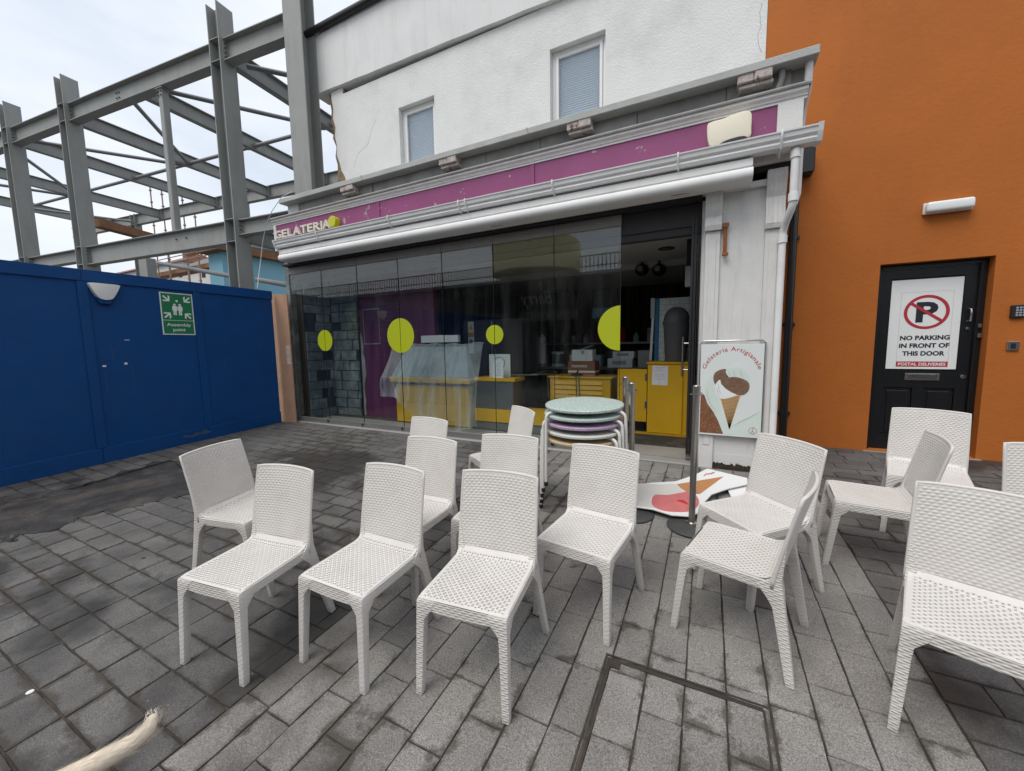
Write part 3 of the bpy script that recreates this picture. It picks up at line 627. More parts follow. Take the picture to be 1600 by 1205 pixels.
# flat roof of the shopfront with its ledge
LY = 4.42
q = MB(); q.box(-6.56, .775, LY, WY-.003, 3.995, 4.068); q.build('roof_ledge', 'stone_ledge', shop, bevel=.006)
for xx in (-4.62, -1.95):
    q = MB(); q.tube([(xx-.02, LY-.003, 4.068), (xx-.005, LY-.003, 4.03), (xx+.01, LY-.003, 4.0)], .005, 6); q.tube([(xx-.02, LY-.002, 4.0685), (xx-.03, LY+.5, 4.0685)], .005, 6); q.build('ledge_joint', 'lead', shop)
# lead-covered band under the ledge, in sheets
xs = [-6.53, -6.25, -5.45, -4.55, -3.72, -2.6, -1.85, -.75, .08, .60]
for i in range(len(xs)-1):
    q = MB(); x0, x1 = xs[i]+.004, xs[i+1]-.004; dy = .006*(i % 2)
    q.grid(lambda u, v: (x0+(x1-x0)*u, 4.555+dy+.006*sin(u*9+i)*sin(v*3.1), 3.765+.229*v), 12, 3); q.add([(x1,4.556+dy,3.765),(x1,4.58,3.765),(x1,4.58,3.994),(x1,4.556+dy,3.994)], [(0,1,2,3)])
    link(q.mesh('lead_sheet', smooth='all'), 'lead_sheet', 'lead' if i else 'paint_white', shop)
q = MB(); q.box(-6.53, .70, 4.585, 5.5, 3.70, 3.994); q.build('band_core', 'lead', shop)
for xx in (-5.11, -3.25, -1.49, .165):
    q = MB(); w_ = .275; z0 = 3.918
    q.box(xx, xx+w_*.48, LY+.015, 4.60, z0+.004, z0+.125); q.box(xx+w_*.49, xx+w_, LY+.008, 4.60, z0, z0+.128); tb = q.build('timber_end', 'old_timber', shop, bevel=.008)
    q = MB(); q.box(xx+.015, xx+w_+.01, LY+.04, 4.60, z0-.034, z0-.002); q.build('timber_packer', 'old_timber', tb, bevel=.004)
# cornice
prof = [(4.57, 3.690), (4.488, 3.690), (4.488, 3.712), (4.476, 3.714), (4.474, 3.734), (4.458, 3.742), (4.452, 3.748), (4.446, 3.750), (4.446, 3.782), (4.57, 3.795)]
def extr(prof, x0, x1):
    k = len(prof); return MB().add([(x0, y, z) for y, z in prof]+[(x1, y, z) for y, z in prof], [tuple(range(k)), tuple(range(k, 2*k))[::-1]]+[(i, (i+1) % k, k+(i+1) % k, k+i) for i in range(k)])
extr(prof, -6.84, .715).build('cornice', 'cornice_paint', shop)
q = extr([(4.58, 3.7965), (4.436, 3.7835), (4.430, 3.775), (4.426, 3.79), (4.44, 3.806), (4.58, 3.818)], -6.86, .735); q.build('cornice_flashing', 'lead', shop)
q = MB(); q.box(-6.80, .66, 4.53, 5.5, 3.22, 3.689); q.build('fascia_core', 'paint_white', shop)
for x0, x1 in ((-6.84, -6.78), (.496, .690)):
    q = MB(); q.box(x0, x1, 4.478, 4.5285, 3.26, 3.6885); q.build('fascia_end', 'paint_white', shop, bevel=.004)
fas = []
for x0, x1 in ((-6.778, -4.43), (-4.372, -1.963), (-1.905, .494)):
    q = MB(); q.box(x0, x1, 4.500, 4.529, 3.30, 3.688); fas.append(q.build('fascia_panel', 'purple', shop))
for xx in (-4.40, -1.935):
    q = MB(); q.box(xx-.0275, xx+.0275, 4.488, 4.529, 3.30, 3.6875); q.build('fascia_batten', 'purple', shop, bevel=.004)
# raised letters
F = FRONT(-6.775, 3.452, 4.499); wd = [('G', .95), ('E', .78), ('L', .74), ('A', 1.0), ('T', .86), ('E', .78), ('R', .9), ('I', .20), ('A', 1.0)]
tot = sum(a for _, a in wd); u = 0; W_ = 1.40
for ch, a in wd:
    w_ = a/tot*W_; text('letter', ch, F, (u, 0, u+w_*.90, .130), .002, 'letter_cream', fas[0], bold=.03, extr=.045); u += w_
q = MB(); q.tube([(-5.285, 4.498, 3.515), (-5.285, 4.40, 3.515)], .083, 32); q.build('fascia_disc', 'lime_paint', fas[0], bevel=.004, smooth=True)
# moulded sponge-shaped sign remnant
blob = spline([(-.06, 3.46), (-.075, 3.62), (-.03, 3.648), (.06, 3.652), (.15, 3.668), (.24, 3.672), (.288, 3.64), (.292, 3.52), (.285, 3.445), (.20, 3.43), (.10, 3.425), (.0, 3.40)], 6)
q = MB(); q.prism(blob, frame((0, 4.499, 0), (1,0,0), (0,0,1), (0,-1,0)), .001, .075); q.build('cream_blob', 'cream', fas[2], bevel=.018, segs=3, smooth=True)
q = MB(); q.prism(spline([(.02, 3.40), (.06, 3.435), (.13, 3.45), (.22, 3.452), (.26, 3.43), (.22, 3.39), (.1, 3.37)], 5), frame((0, 4.499, 0), (1,0,0), (0,0,1), (0,-1,0)), .0, .085); q.build('blob_base', 'ink', fas[2])
# gutter
gp = [(4.495, 3.355), (4.475, 3.355), (4.472, 3.262), (4.36, 3.258), (4.345, 3.285), (4.352, 3.305), (4.330, 3.325), (4.322, 3.362), (4.312, 3.366), (4.31, 3.378), (4.328, 3.378), (4.338, 3.345), (4.362, 3.318), (4.365, 3.282), (4.455, 3.280), (4.46, 3.355)]
gut = extr(gp[1:], -6.62, .80).build('gutter', 'gutter_white', shop)
for xx in (-5.55, -4.06, -2.88, -2.78, -1.62, -.32, .52):
    q = MB(); q.tube([(xx, 4.315, 3.385), (xx, 4.305, 3.362), (xx, 4.315, 3.32), (xx, 4.335, 3.29), (xx, 4.352, 3.252), (xx, 4.42, 3.245), (xx, 4.47, 3.22)], .009, 8); q.build('gutter_bracket', 'gutter_white', gut, smooth=True)
for xx in (.795, -6.625):
    q = extr([(4.48, 3.35), (4.48, 3.255), (4.355, 3.25), (4.338, 3.285), (4.322, 3.322), (4.303, 3.385), (4.47, 3.36)], xx-.018, xx+.018); q.build('gutter_end', 'gutter_white', gut)
# awning cassette
q = extr([(4.70, 3.16), (4.40, 3.162), (4.392, 3.17), (4.392, 3.235), (4.70, 3.24)], -6.58, .315); q.build('awning_hood', 'gutter_white', shop)
aw = [(4.70, 3.055), (4.42, 3.040)]+[(4.40-.052*sin(a), 3.098-.056*cos(a)) for a in [i*pi/10 for i in range(1, 10)]]+[(4.40, 3.156), (4.70, 3.157)]
extr(aw, -6.58, .318).build('awning_box', 'gutter_white', shop, smooth=True)
for x0, x1 in ((-2.5, -2.32), (-.40, -.22)):
    q = MB(); q.prism(spline([(x0, 4.46), (x0+.05, 4.452), (x1-.04, 4.456), (x1, 4.464), (x1-.06, 4.472), (x0+.04, 4.47)], 4), lambda u, v, n=0: Vector((u, v, 3.04+(v-4.42)*.0536+n)), -.002, .001); q.build('grease_stain', 'grease', shop)
q = MB(); q.box(-6.86, -.1, 4.60, 4.76, 3.0255, 3.052); q.build('head_rail', 'reveal_dark', shop)
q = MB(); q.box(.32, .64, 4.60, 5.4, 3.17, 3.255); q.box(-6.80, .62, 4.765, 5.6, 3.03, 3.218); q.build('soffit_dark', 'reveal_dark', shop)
q = MB(); q.box(-6.66, -6.60, 4.42, 4.50, 3.10, 3.25); q.build('gutter_stop', 'gutter_white', shop, bevel=.01)
# right-hand pier: two pilasters with a panel between and brackets above
pb = gz(4.65)
for x0, x1, zt, zc in ((-.062, .075, 3.06, 2.83), (.462, .605, 3.165, 2.78)):
    q = MB(); q.box(x0, x1, 4.640, 4.76, pb-.02, zc-.15); q.box(x0+.035, x1-.035, 4.634, 4.6395, pb+.25, zc-.24); pil = q.build('pilaster', 'paint_white', shop, bevel=.004)
    pr = [(4.76, zt), (4.575, zt), (4.572, zt-.06), (4.59, zt-.12), (4.60, zt-.18), (4.622, zt-.24), (4.60, zc-.05), (4.596, zc-.10), (4.61, zc-.145), (4.76, zc-.148)]
    br = extr(pr, x0-.008, x1+.008).build('bracket', 'paint_white', pil, bevel=.003)
    for k in range(4):
        xx = x0+.015+k*(x1-x0-.03)/3
        q = MB(); q.tube([(xx, y-.001, z) for y, z in pr[1:8]], .0045, 6); q.build('flute', 'paint_white', br)
q = MB(); q.box(.076, .461, 4.668, 4.76, pb+.06, 3.10); q.build('pier_panel', 'paint_white', shop)
q = MB(); q.box(.076, .461, 4.62, 4.667, 3.045, 3.10); q.build('pier_head', 'paint_white', shop)
q = MB(); rr = random.Random(8); top = [(.076+.385*i/24, pb+.06-rr.uniform(.0, .03)) for i in range(25)]
q.prism([(.076, pb-.02), (.461, pb-.02)]+top[::-1], frame((0, 4.66, 0), (1,0,0), (0,0,1), (0,-1,0)), -.07, .0); q.build('rotten_base', 'moss', shop)
q = MB(); q.prism([(.076, pb+.16), (.461, pb+.16)]+[(x, pb+.05-rr.uniform(-.03, .03)) for x in [.461-.385*i/24 for i in range(25)]], frame((0, 4.664, 0), (1,0,0), (0,0,1), (0,-1,0)), -.003, .0); q.build('flaking_edge', 'paint_white', shop)
q = MB(); q.box(.50, .603, 4.765, WY-.01, pb-.02, 3.2); q.build('pier_return', 'render_smooth', shop)
q = MB(); q.box(.10, .135, 4.628, 4.6665, 2.44, 2.73); q.box(.088, .15, 4.618, 4.6275, 2.70, 2.745); q.box(.094, .15, 4.60, 4.6275, 2.42, 2.452); q.build('rusty_hasp', 'rust', shop, bevel=.004)
# white downpipes at the pier
q = MB(); q.tube([(.640, 4.42, 3.255), (.640, 4.42, 2.80), (.632, 4.44, 2.735), (.612, 4.54, 2.66), (.602, 4.595, 2.60), (.598, 4.60, 2.53), (.598, 4.60, gz(4.6))], .031, 16); dp = q.build('downpipe', 'gutter_white', shop, smooth=True)
for zz, yy, xx in ((3.17, 4.42, .640), (2.80, 4.42, .640), (2.48, 4.60, .598)):
    q = MB(); q.tube([(xx, yy, zz), (xx, yy, zz+.07)], .040, 16); q.build('socket', 'gutter_white', dp, smooth=True)
q = MB(); q.tube([(.72, 4.52, 4.0), (.72, 4.52, 3.86), (.725, 4.56, 3.80), (.73, 4.76, 3.74), (.73, 4.82, 3.6), (.73, 4.82, 2.98), (.71, 4.81, 2.90), (.655, 4.79, 2.80), (.625, 4.79, 2.72), (.625, 4.79, 2.4)], .030, 14); q.build('rear_downpipe', 'gutter_white', shop, smooth=True)
q = MB(); q.tube([(.52, 4.52, 3.99), (.52, 4.52, 3.93), (.51, 4.53, 3.88), (.49, 4.54, 3.82)], .028, 12); q.build('overflow_pipe', 'lead', shop, smooth=True)
# left end: stub wall closing the shopfront behind the ply sheet
q = MB(); q.box(-6.98, -6.87, 4.72, 5.7, gz(4.7)-.02, 3.15); q.build('end_wall', 'slate_stone', shop)

# ------------------------------------------------------------------ interior shell
FZ = .226
q = MB(); q.box(-6.86, -.064, GY-.095, GY+.10, gz(4.6)-.03, FZ-.010); q.build('threshold', 'floor_in', shop, bevel=.006)
q = MB(); q.box(-6.86, .59, GY+.101, 9.4, FZ-.1, FZ); q.build('shop_floor', 'floor_in', shop)
q = MB(); q.box(-6.0, .19, 9.15, 9.25, FZ, 3.02); q.build('back_wall', 'wall_stripes', shop)
q = MB(); q.box(.20, .30, 4.765, 9.1, FZ, 3.02); q.build('side_wall', 'wall_dark', shop)
q = MB(); q.box(-6.24, .19, 4.90, 9.1, 2.90, 2.98); q.build('shop_ceiling', 'ceiling_in', shop)
q = MB(); q.box(-6.8, .19, 4.80, 4.899, 2.72, 2.99); q.build('bulkhead', 'wall_dark', shop)
q = MB(); q.box(-6.2, .15, 7.0, 9.0, 2.80, 2.899); q.build('ceiling_drop', 'ceiling_in', shop)
q = MB(); q.box(-6.8, .19, 4.775, 4.799, 2.80, 3.02); q.build('lintel', 'wall_dark', shop)
# slate-clad return wall at the left, block by block
sw = MB(); sw.box(-6.86, -6.70, 4.83, 5.9, FZ, 3.0); sw.box(-6.699, -5.98, 5.42, 5.52, FZ, 3.0); sw = sw.build('slate_wall', 'slate_dark', shop)
rr = random.Random(21)
for face in (0, 1):
    z = FZ+.01; row = 0
    while z < 2.9:
        h = rr.choice((.16, .18, .2)); p = 0; L_ = .58 if face == 0 else .70
        while p < L_-.03:
            ln = min(rr.uniform(.16, .36), L_-p)
            b = MB(); d = rr.uniform(.006, .045)
            if rr.random() < .86:
                if face == 0: b.box(-6.6995, -6.70+d, 4.84+p+.006, 4.84+p+ln-.006, z+.006, z+h-.006)
                else: b.box(-6.655+p+.006, -6.655+p+ln-.006, 5.4195-d, 5.4195, z+.006, z+h-.006)
                b.build('slate_block', 'slate_stone', sw, bevel=.006)
            p += ln
        z += h; row += 1
pw = MB(); pw.box(-5.975, -4.2, 5.46, 5.56, FZ, 3.0); pw = pw.build('purple_wall', 'wall_purple', shop)
q = MB(); rr = random.Random(4)
pl = [(-5.97, FZ)]+[(-5.90+rr.uniform(-.02, .05), FZ+.05+i*.13) for i in range(12)]+[(-5.97, 1.9)]
q.prism(pl, frame((0, 5.459, 0), (1,0,0), (0,0,1), (0,-1,0)), .0, .006); q.build('torn_plaster', 'lead', pw)
q = MB()      # faint chalked menu rows
for i in range(11):
    zz = 2.34-i*.075; x = -5.42
    while x < -5.16: 
        l_ = rr.uniform(.008, .02); zq = zz+rr.uniform(-.004, .004); q.box(x, x+l_, 5.4575, 5.459, zq, zq+rr.uniform(.006, .014)); x += l_+rr.uniform(.01, .02)
    q.box(-5.02, -4.97, 5.4575, 5.459, zz, zz+.018)
q.build('chalk_menu', 'chalk', pw)
q = MB(); q.box(-5.86, -5.45, 5.452, 5.459, 2.26, 2.28); q.box(-5.86, -5.45, 5.452, 5.459, 1.62, 1.635); q.box(-5.86, -5.848, 5.452, 5.459, 1.635, 2.26); q.box(-5.462, -5.45, 5.452, 5.459, 1.635, 2.26)
q.build('menu_frame', 'lead', pw)
q = MB(); q.prism([(-5.16, .75), (-5.13, .62), (-5.05, .52), (-5.03, .58), (-5.1, .68), (-5.13, .82)], frame((0, 5.455, 0), (1,0,0), (0,0,1), (0,-1,0)), 0, .003); q.build('torn_paper', 'paper', pw)

# ------------------------------------------------------------------ sliding glass panels
PX = [-6.85, -6.02, -5.17, -4.295, -3.465, -2.62, -1.75, -.93]
tz0, tz1, bz0, bz1 = 2.895, 3.018, FZ-.012, FZ+.075
DISCS = {1: (-6.02, 1.695, .182), 3: (-4.295, 1.735, .266), 5: (-2.62, 1.705, .130), 7: (-.93, 1.735, .263)}
for i in range(7):
    x0, x1 = PX[i]+.003, PX[i+1]-.003
    q = MB(); q.box(x0, x1, GY-.006, GY+.006, bz1, tz0); pan = q.build('glass_panel', 'shop_glass', shop)
    q = MB(); q.box(x0, x1, GY-.022, GY+.022, tz0+.001, tz1); q.box(x0, x1, GY-.028, GY-.0225, tz1-.035, tz1-.01); q.build('top_rail', 'rail_beige', pan, bevel=.003)
    q = MB(); q.box(x0, x1, GY-.020, GY+.020, bz0, bz1-.001); q.build('bottom_rail', 'rail_grey', pan, bevel=.003)
    q = MB(); q.tube([(x1-.03, GY-.021, bz0+.05), (x1-.03, GY-.03, bz0+.05)], .02, 12); q.build('floor_bolt', 'black_plastic', pan)
    q = MB(); q.box(x1-.004, x1-.0005, GY-.0075, GY+.0075, bz1, tz0); q.build('edge_seal', 'black_plastic', pan)
    for j, sgn in ((i, 1), (i+1, -1)):
        if j in DISCS:
            cx_, cz_, r_ = DISCS[j]; a0 = -pi/2 if sgn > 0 else pi/2
            pts = [(cx_+sgn*.0045+r_*cos(a0+pi*k/24)*1, cz_+r_*sin(a0+pi*k/24)) for k in range(25)]
            q = MB(); q.prism(pts, frame((0, GY-.0065, 0), (1,0,0), (0,0,1), (0,-1,0)), 0, .0012); q.build('lime_sticker', 'lime', pan)
# panels folded back at the right of the opening, seen edge on
for k, xx in enumerate((-.155, -.185)):
    q = MB(); q.box(xx-.006, xx+.006, GY+.05, GY+.86, bz1, tz0); pan = q.build('glass_panel', 'shop_glass', shop)
    q = MB(); q.box(xx-.014, xx+.014, GY+.05, GY+.86, tz0+.001, tz1-.01); q.build('top_rail', 'rail_beige', pan)
    q = MB(); q.box(xx-.014, xx+.014, GY+.05, GY+.86, FZ+.004, bz1-.001); q.build('bottom_rail', 'rail_grey', pan)
    q = MB(); q.box(xx-.012, xx+.012, GY+.028, GY+.049, bz1, tz0); q.build('edge_seal', 'black_plastic', pan)
    if k == 1:
        h = atY(1067, 527, GY+.12); 
        q = MB(); q.tube([(xx-.075, GY+.14, 1.17), (xx-.075, GY+.14, 1.62)], .0125, 14)
        for zz in (1.245, 1.545): q.tube([(xx-.006, GY+.14, zz), (xx-.075, GY+.14, zz)], .008, 10)
        q.build('pull_bar', 'stainless', pan, smooth=True)
    else:
        q = MB(); q.box(xx+.02, xx+.03, GY+.03, GY+.04, .3, 2.9); q.build('side_seal', 'black_plastic', pan)
cbl = thing('black_cable', 'thin black cable with a plug hanging down the door jamb beside the poster', 'cable', (-.13, GY, .25))
q = MB(); q.tube([(-.105, GY-.02, 2.85), (-.112, GY-.03, 2.0), (-.105, GY-.03, 1.2), (-.118, GY-.03, .6), (-.115, GY-.04, .36)], .006, 8); q.build('flex', 'black_plastic', cbl, smooth=True)
q = MB(); q.box(-.145, -.09, GY-.075, GY-.02, .265, .36); q.build('plug', 'black_plastic', cbl, bevel=.012, segs=2)
# vertical door frame post at the right jamb
q = MB(); q.box(-.10, -.064, GY-.01, GY+.03, FZ-.02, 3.02); q.build('jamb', 'paint_white', shop)

# ================================================================== things inside the shop
FY = lambda Y: frame((0, Y, 0), (1,0,0), (0,0,1), (0,-1,0))
# right-hand yellow cabinet with half-height gate
cab = thing('yellow_cabinet', 'tall yellow counter cabinet with a taped notice, just inside the open doorway', 'cabinet', (-.45, 5.95, FZ))
q = MB(); q.box(-.765, -.215, 5.86, 6.45, FZ+.03, 1.262); q.build('carcass', 'yellow', cab, bevel=.004)
q = MB(); q.box(-.785, -.21, 5.84, 6.46, 1.2625, 1.285); q.build('top', 'yellow', cab, bevel=.004)
q = MB(); q.box(-.76, -.30, 5.835, 5.859, FZ+.055, 1.235); q.build('front_panel', 'yellow', cab, bevel=.003)
q = MB(); q.box(-1.20, -.22, 5.815, 5.86, FZ+.002, FZ+.05); q.build('plinth', 'yellow_dark', cab)
q = MB(); q.box(-1.19, -.775, 5.862, 5.885, .42, 1.185); gt = q.build('gate', 'yellow', cab, bevel=.003)
for zz in (.62, 1.02):
    q = MB(); q.tube([(-.77, 5.855, zz), (-.77, 5.855, zz+.10)], .009, 10); q.box(-.80, -.772, 5.857, 5.8615, zz, zz+.1); q.build('hinge', 'bolt', gt)
nf = FY(5.834); nn = thing('paper_notice', 'white printed notice taped to the yellow cabinet', 'notice', (-.62, 5.83, 1.1))
a = atY(1019, 571, 5.834); b = atY(1043, 602, 5.834)
q = MB(); q.prism([(a.x, b.z), (b.x+.0, b.z-.005), (b.x+.005, a.z-.01), (a.x+.005, a.z)], nf, 0, .002); q.build('sheet', 'paper', nn)
q = MB(); hgt = a.z-b.z
for i in range(10):
    if i in (3, 8): continue
    wl = (.8, .5, .85, 0, .75, .8, .4, .8, 0, .3)[i]*(b.x-a.x)*.9; cxx = (a.x+b.x)/2; zz = a.z-.03-i*hgt*.088
    x = cxx-wl/2
    while x < cxx+wl/2-.006: q.box(x, x+.010, 5.8302, 5.8318, zz, zz+.004); x += .013
q.build('print', 'print_grey', nn)
# swing bin
bn = thing('swing_bin', 'dark grey domed swing-lid bin standing on the yellow cabinet', 'bin', (-.42, 6.12, 1.285))
q = MB(); q.lathe([(.135, 0), (.14, .01), (.175, .52), (.178, .53)], (-.42, 6.12, 1.2855), 36); q.build('body', 'bin_grey', bn, smooth=True)
q = MB(); q.lathe([(.188, .53), (.19, .565), (.178, .57), (.172, .62), (.15, .69), (.11, .74), (.06, .768), (.004, .776)], (-.42, 6.12, 1.2855), 36); q.build('lid', 'bin_grey', bn, smooth=True)
# pale printed freezer panel behind the bin
pp = thing('printed_panel', 'tall pale panel with brick print and blue edges behind the grey bin', 'panel', (-.4, 6.4, 1.285))
q = MB(); q.box(-.68, -.20, 6.36, 6.42, 1.2865, 2.22); q.build('board', 'pale_panel', pp, bevel=.004)
q = MB(); q.box(-.74, -.682, 6.35, 6.42, 1.2865, 2.22); q.build('blue_edge', 'blue_print', pp)
q = MB(); q.box(-.80, -.745, 6.33, 6.42, 1.93, 2.23); q.build('grey_cap', 'inox', pp)
q = MB(); q.obox((-.79, 6.34, 1.29), (-.765, 6.34, 1.93), .035, .03, (0,1,0)); q.build('white_upright', 'upvc', pp)
q = MB()
for r in range(11):
    zz = 1.32+r*.08; q.box(-.675, -.205, 6.3585, 6.3598, zz, zz+.005)
    x = -.66+(r % 2)*.06
    while x < -.21: q.box(x, x+.005, 6.3585, 6.3598, zz+.005, zz+.08); x += .13
q.build('brick_print', 'inox', pp)
# louvred yellow cabinet with cartons
lc = thing('louvred_cabinet', 'low yellow cabinet with louvred front behind the glass, cartons on top', 'cabinet', (-1.7, 5.9, FZ))
q = MB(); q.box(-2.27, -1.30, 5.90, 6.45, FZ+.002, 1.03); q.build('carcass', 'yellow', lc, bevel=.004)
q = MB(); q.box(-2.31, -1.27, 5.87, 6.47, 1.031, 1.055); q.build('top', 'yellow', lc, bevel=.004)
for k in range(7):
    q = MB(); zz = .93-k*.075; q.add([(-2.21, 5.880, zz), (-1.42, 5.880, zz), (-1.42, 5.899, zz+.055), (-2.21, 5.899, zz+.055), (-2.21, 5.899, zz), (-1.42, 5.899, zz)], [(0,1,2,3), (0,4,5,1), (0,3,4), (1,5,2)]); q.build('louvre', 'yellow', lc)
bx = thing('brown_carton', 'brown and cream printed carton on the louvred yellow cabinet', 'carton', (-1.7, 6.05, 1.056))
q = MB(); q.box(-1.98, -1.55, 5.95, 6.22, 1.0565, 1.29); q.build('box', 'card_brown', bx, bevel=.003)
q = MB(); q.box(-1.981, -1.549, 5.949, 6.221, 1.115, 1.145); q.build('cream_band', 'card_white', bx)
q = MB(); q.box(-1.9805, -1.5495, 5.9495, 6.2205, 1.066, 1.09); q.build('orange_band', 'card_orange', bx)
text('lettering', 'DISARONNO', FY(5.9495), (-1.92, 1.195, -1.67, 1.235), .001, 'card_white', bx, bold=.02)
wb = thing('white_carton', 'open white carton stacked on the brown carton', 'carton', (-1.75, 6.05, 1.291))
q = MB(); q.box(-1.93, -1.70, 5.98, 6.20, 1.2915, 1.47); q.box(-1.699, -1.60, 5.985, 6.195, 1.2915, 1.468); q.build('box', 'card_white', wb, bevel=.003)
q = MB(); q.obox((-1.82, 6.19, 1.475), (-1.66, 6.19, 1.53), .20, .004, (0,0,1)); q.build('flap', 'card_white', wb)
q = MB(); q.box(-1.78, -1.73, 5.9775, 5.9795, 1.40, 1.46); q.build('label', 'print_grey', wb)
# rear work counter and stock
rc = thing('rear_counter', 'grey steel work counter at the back of the shop, jars and tins on top', 'counter', (-2.2, 7.2, FZ))
q = MB(); q.box(-4.1, -.9, 6.95, 7.6, 1.10, 1.14); q.build('worktop', 'inox', rc, bevel=.004)
for xx in (-4.05, -3.0, -2.0, -.95):
    q = MB(); q.box(xx-.02, xx+.02, 7.0, 7.04, FZ+.001, 1.099); q.build('leg', 'inox', rc)
q = MB(); q.box(-4.0, -1.0, 7.05, 7.55, .45, .48); q.build('shelf', 'inox', rc)
for x, r_, h_, body, band, lab in ((-3.15, .09, .40, 'card_white', 'red_print', 'tall white tin with red bands, left of the tins on the rear counter'), (-2.95, .085, .62, 'card_white', 'inox', 'tallest pale tin stacked on the rear counter'), (-2.62, .12, .28, 'inox', 'card_white', 'low grey container between the tins on the rear counter'), (-2.30, .085, .27, 'card_white', 'red_print', 'short white tin with red lid on the rear counter'), (-3.45, .10, .24, 'clear_glass', 'card_white', 'clear jar with pale lid at the left of the rear counter')):
    t = thing('tin' if 'tin' in lab.split(' on')[0] else 'jar', lab, 'container', (x, 7.25, 1.14))
    q = MB(); q.lathe([(r_, 0), (r_, h_)], (x, 7.25, 1.141), 24); q.build('body', body, t, smooth=True)
    for zz in (0, h_-.05): 
        q = MB(); q.lathe([(r_+.003, zz+.001), (r_+.003, zz+.05)], (x, 7.25, 1.141), 24); q.build('band', band, t, smooth=True)
for x, lab, c1 in ((-3.95, 'crumpled teal and red cloth bundle on the rear counter', 'cloth'),):
    rr = random.Random(2); q = MB(); q.grid(lambda u, v: (x+(u-.5)*.5*(1+.1*sin(v*9)), 7.2+(v-.5)*.4, 1.142+.16*max(0, sin(u*pi)*sin(v*pi))**.6*(1+.35*sin(u*17+v*9)*sin(v*13))), 18, 14); q.build('cloth_bundle', c1, label=lab, cat='cloth', smooth='all')

# more stock on the back counter and shelves
stock = [(-1.35, 6.98, 1.141, .42, .30, .16, 'card_white', 'low white carton at the right of the rear counter', 'carton'), (-1.30, 7.0, 1.302, .36, .28, .12, 'pale_panel', 'pale carton stacked at the right of the rear counter', 'carton'),
         (-1.85, 7.1, 1.141, .28, .25, .22, 'cloth', 'blue-grey crate on the rear counter behind the cartons', 'crate'), (-.95, 7.0, 1.141, .22, .3, .30, 'inox', 'steel appliance at the right end of the rear counter', 'appliance')]
for x, y, z, w_, d_, h_, m_, lab, cat_ in stock:
    t = thing(cat_, lab, cat_, (x, y, z)); q = MB(); q.box(x-w_/2, x+w_/2, y-d_/2, y+d_/2, z+.0005, z+h_); q.build('box', m_, t, bevel=.006)
    q = MB(); q.box(x-w_*.3, x+w_*.25, y-d_/2-.002, y-d_/2-.0005, z+h_*.35, z+h_*.75); q.build('label', 'print_grey', t)
sh = thing('wall_shelf', 'long dark shelf of stock along the back wall', 'shelf', (-2.5, 8.9, 1.7))
q = MB(); q.box(-4.6, -.6, 8.75, 9.14, 1.55, 1.59); q.build('board', 'inox', sh)
rr = random.Random(31)
for k in range(14):
    x = -4.5+k*.28; r_ = rr.uniform(.05, .085); h_ = rr.uniform(.16, .34); m_ = rr.choice(('card_white', 'red_print', 'card_orange', 'pale_panel', 'inox', 'blue_print'))
    q = MB(); q.lathe([(r_, 0), (r_, h_*.7), (r_*.5, h_*.85), (r_*.5, h_)] if k % 3 else [(r_, 0), (r_, h_)], (x, 8.93, 1.591), 16)
    o = q.build('bottle' if k % 3 else 'tin', m_, smooth=True, label='%s container, %s from the left on the back-wall shelf' % ({'card_white': 'white', 'red_print': 'red', 'card_orange': 'orange', 'pale_panel': 'pale', 'inox': 'grey', 'blue_print': 'blue'}[m_], ('first', 'second', 'third', 'fourth', 'fifth', 'sixth', 'seventh', 'eighth', 'ninth', 'tenth', 'eleventh', 'twelfth', 'thirteenth', 'fourteenth')[k]), cat='container', group='stock on the back-wall shelf')
# round glass table in the window
rt = thing('round_glass_table', 'round glass-topped table standing inside the window', 'table', (-2.55, 6.1, FZ))
q = MB(); q.lathe([(.50, 0), (.515, .008), (.515, .020), (.50, .026)], (-2.75, 6.05, 1.08), 48); q.build('top', 'clear_glass', rt, smooth=True)
q = MB(); q.lathe([(.512, 0), (.524, 0), (.524, .020), (.512, .020)], (-2.75, 6.05, 1.083), 48, cap=False); q.build('rim', 'stainless', rt, smooth=True)
for k in range(3):
    a = k*2*pi/3+.6; q = MB(); q.tube([(-2.75+.40*cos(a), 6.05+.40*sin(a), FZ+.001), (-2.75+.36*cos(a), 6.05+.36*sin(a), 1.079)], .018, 12); q.build('leg', 'stainless', rt, smooth=True)
# left: display counter under a polythene sheet
dc = thing('display_counter', 'yellow ice-cream display counter with sloping hood, behind the left glass panels', 'counter', (-4.2, 5.3, FZ))
q = MB(); q.box(-4.95, -3.42, 5.27, 5.44, FZ+.02, .90); q.build('front', 'yellow', dc, bevel=.004)
for x0, x1, z0, z1 in ((-4.86, -4.20, .60, .86), (-4.18, -3.5, .60, .86), (-4.86, -4.20, .32, .58), (-4.18, -3.5, .32, .58)):
    q = MB(); q.box(x0, x1, 5.262, 5.2695, z0, z1); q.build('front_panel', 'yellow', dc, bevel=.003)
q = MB(); q.box(-5.02, -3.36, 5.20, 5.44, .955, 1.04); q.build('ledge', 'yellow', dc, bevel=.006)
q = MB(); q.add([(-5.0, 5.22, 1.045), (-3.38, 5.22, 1.045), (-3.55, 5.43, 1.56), (-4.8, 5.43, 1.56), (-5.0, 5.45, 1.045), (-3.38, 5.45, 1.045), (-3.55, 5.45, 1.56), (-4.8, 5.45, 1.56)], [(0,1,2,3), (5,4,7,6), (4,0,3,7), (1,5,6,2), (3,2,6,7), (4,5,1,0)]); q.build('hood', 'cloth', dc, bevel=.01)
cb2 = thing('low_counter', 'lower yellow and grey counter running right of the covered display', 'counter', (-2.9, 5.5, FZ))
q = MB(); q.box(-3.34, -2.62, 5.32, 5.70, 1.00, 1.055); q.build('top', 'yellow', cb2, bevel=.004)
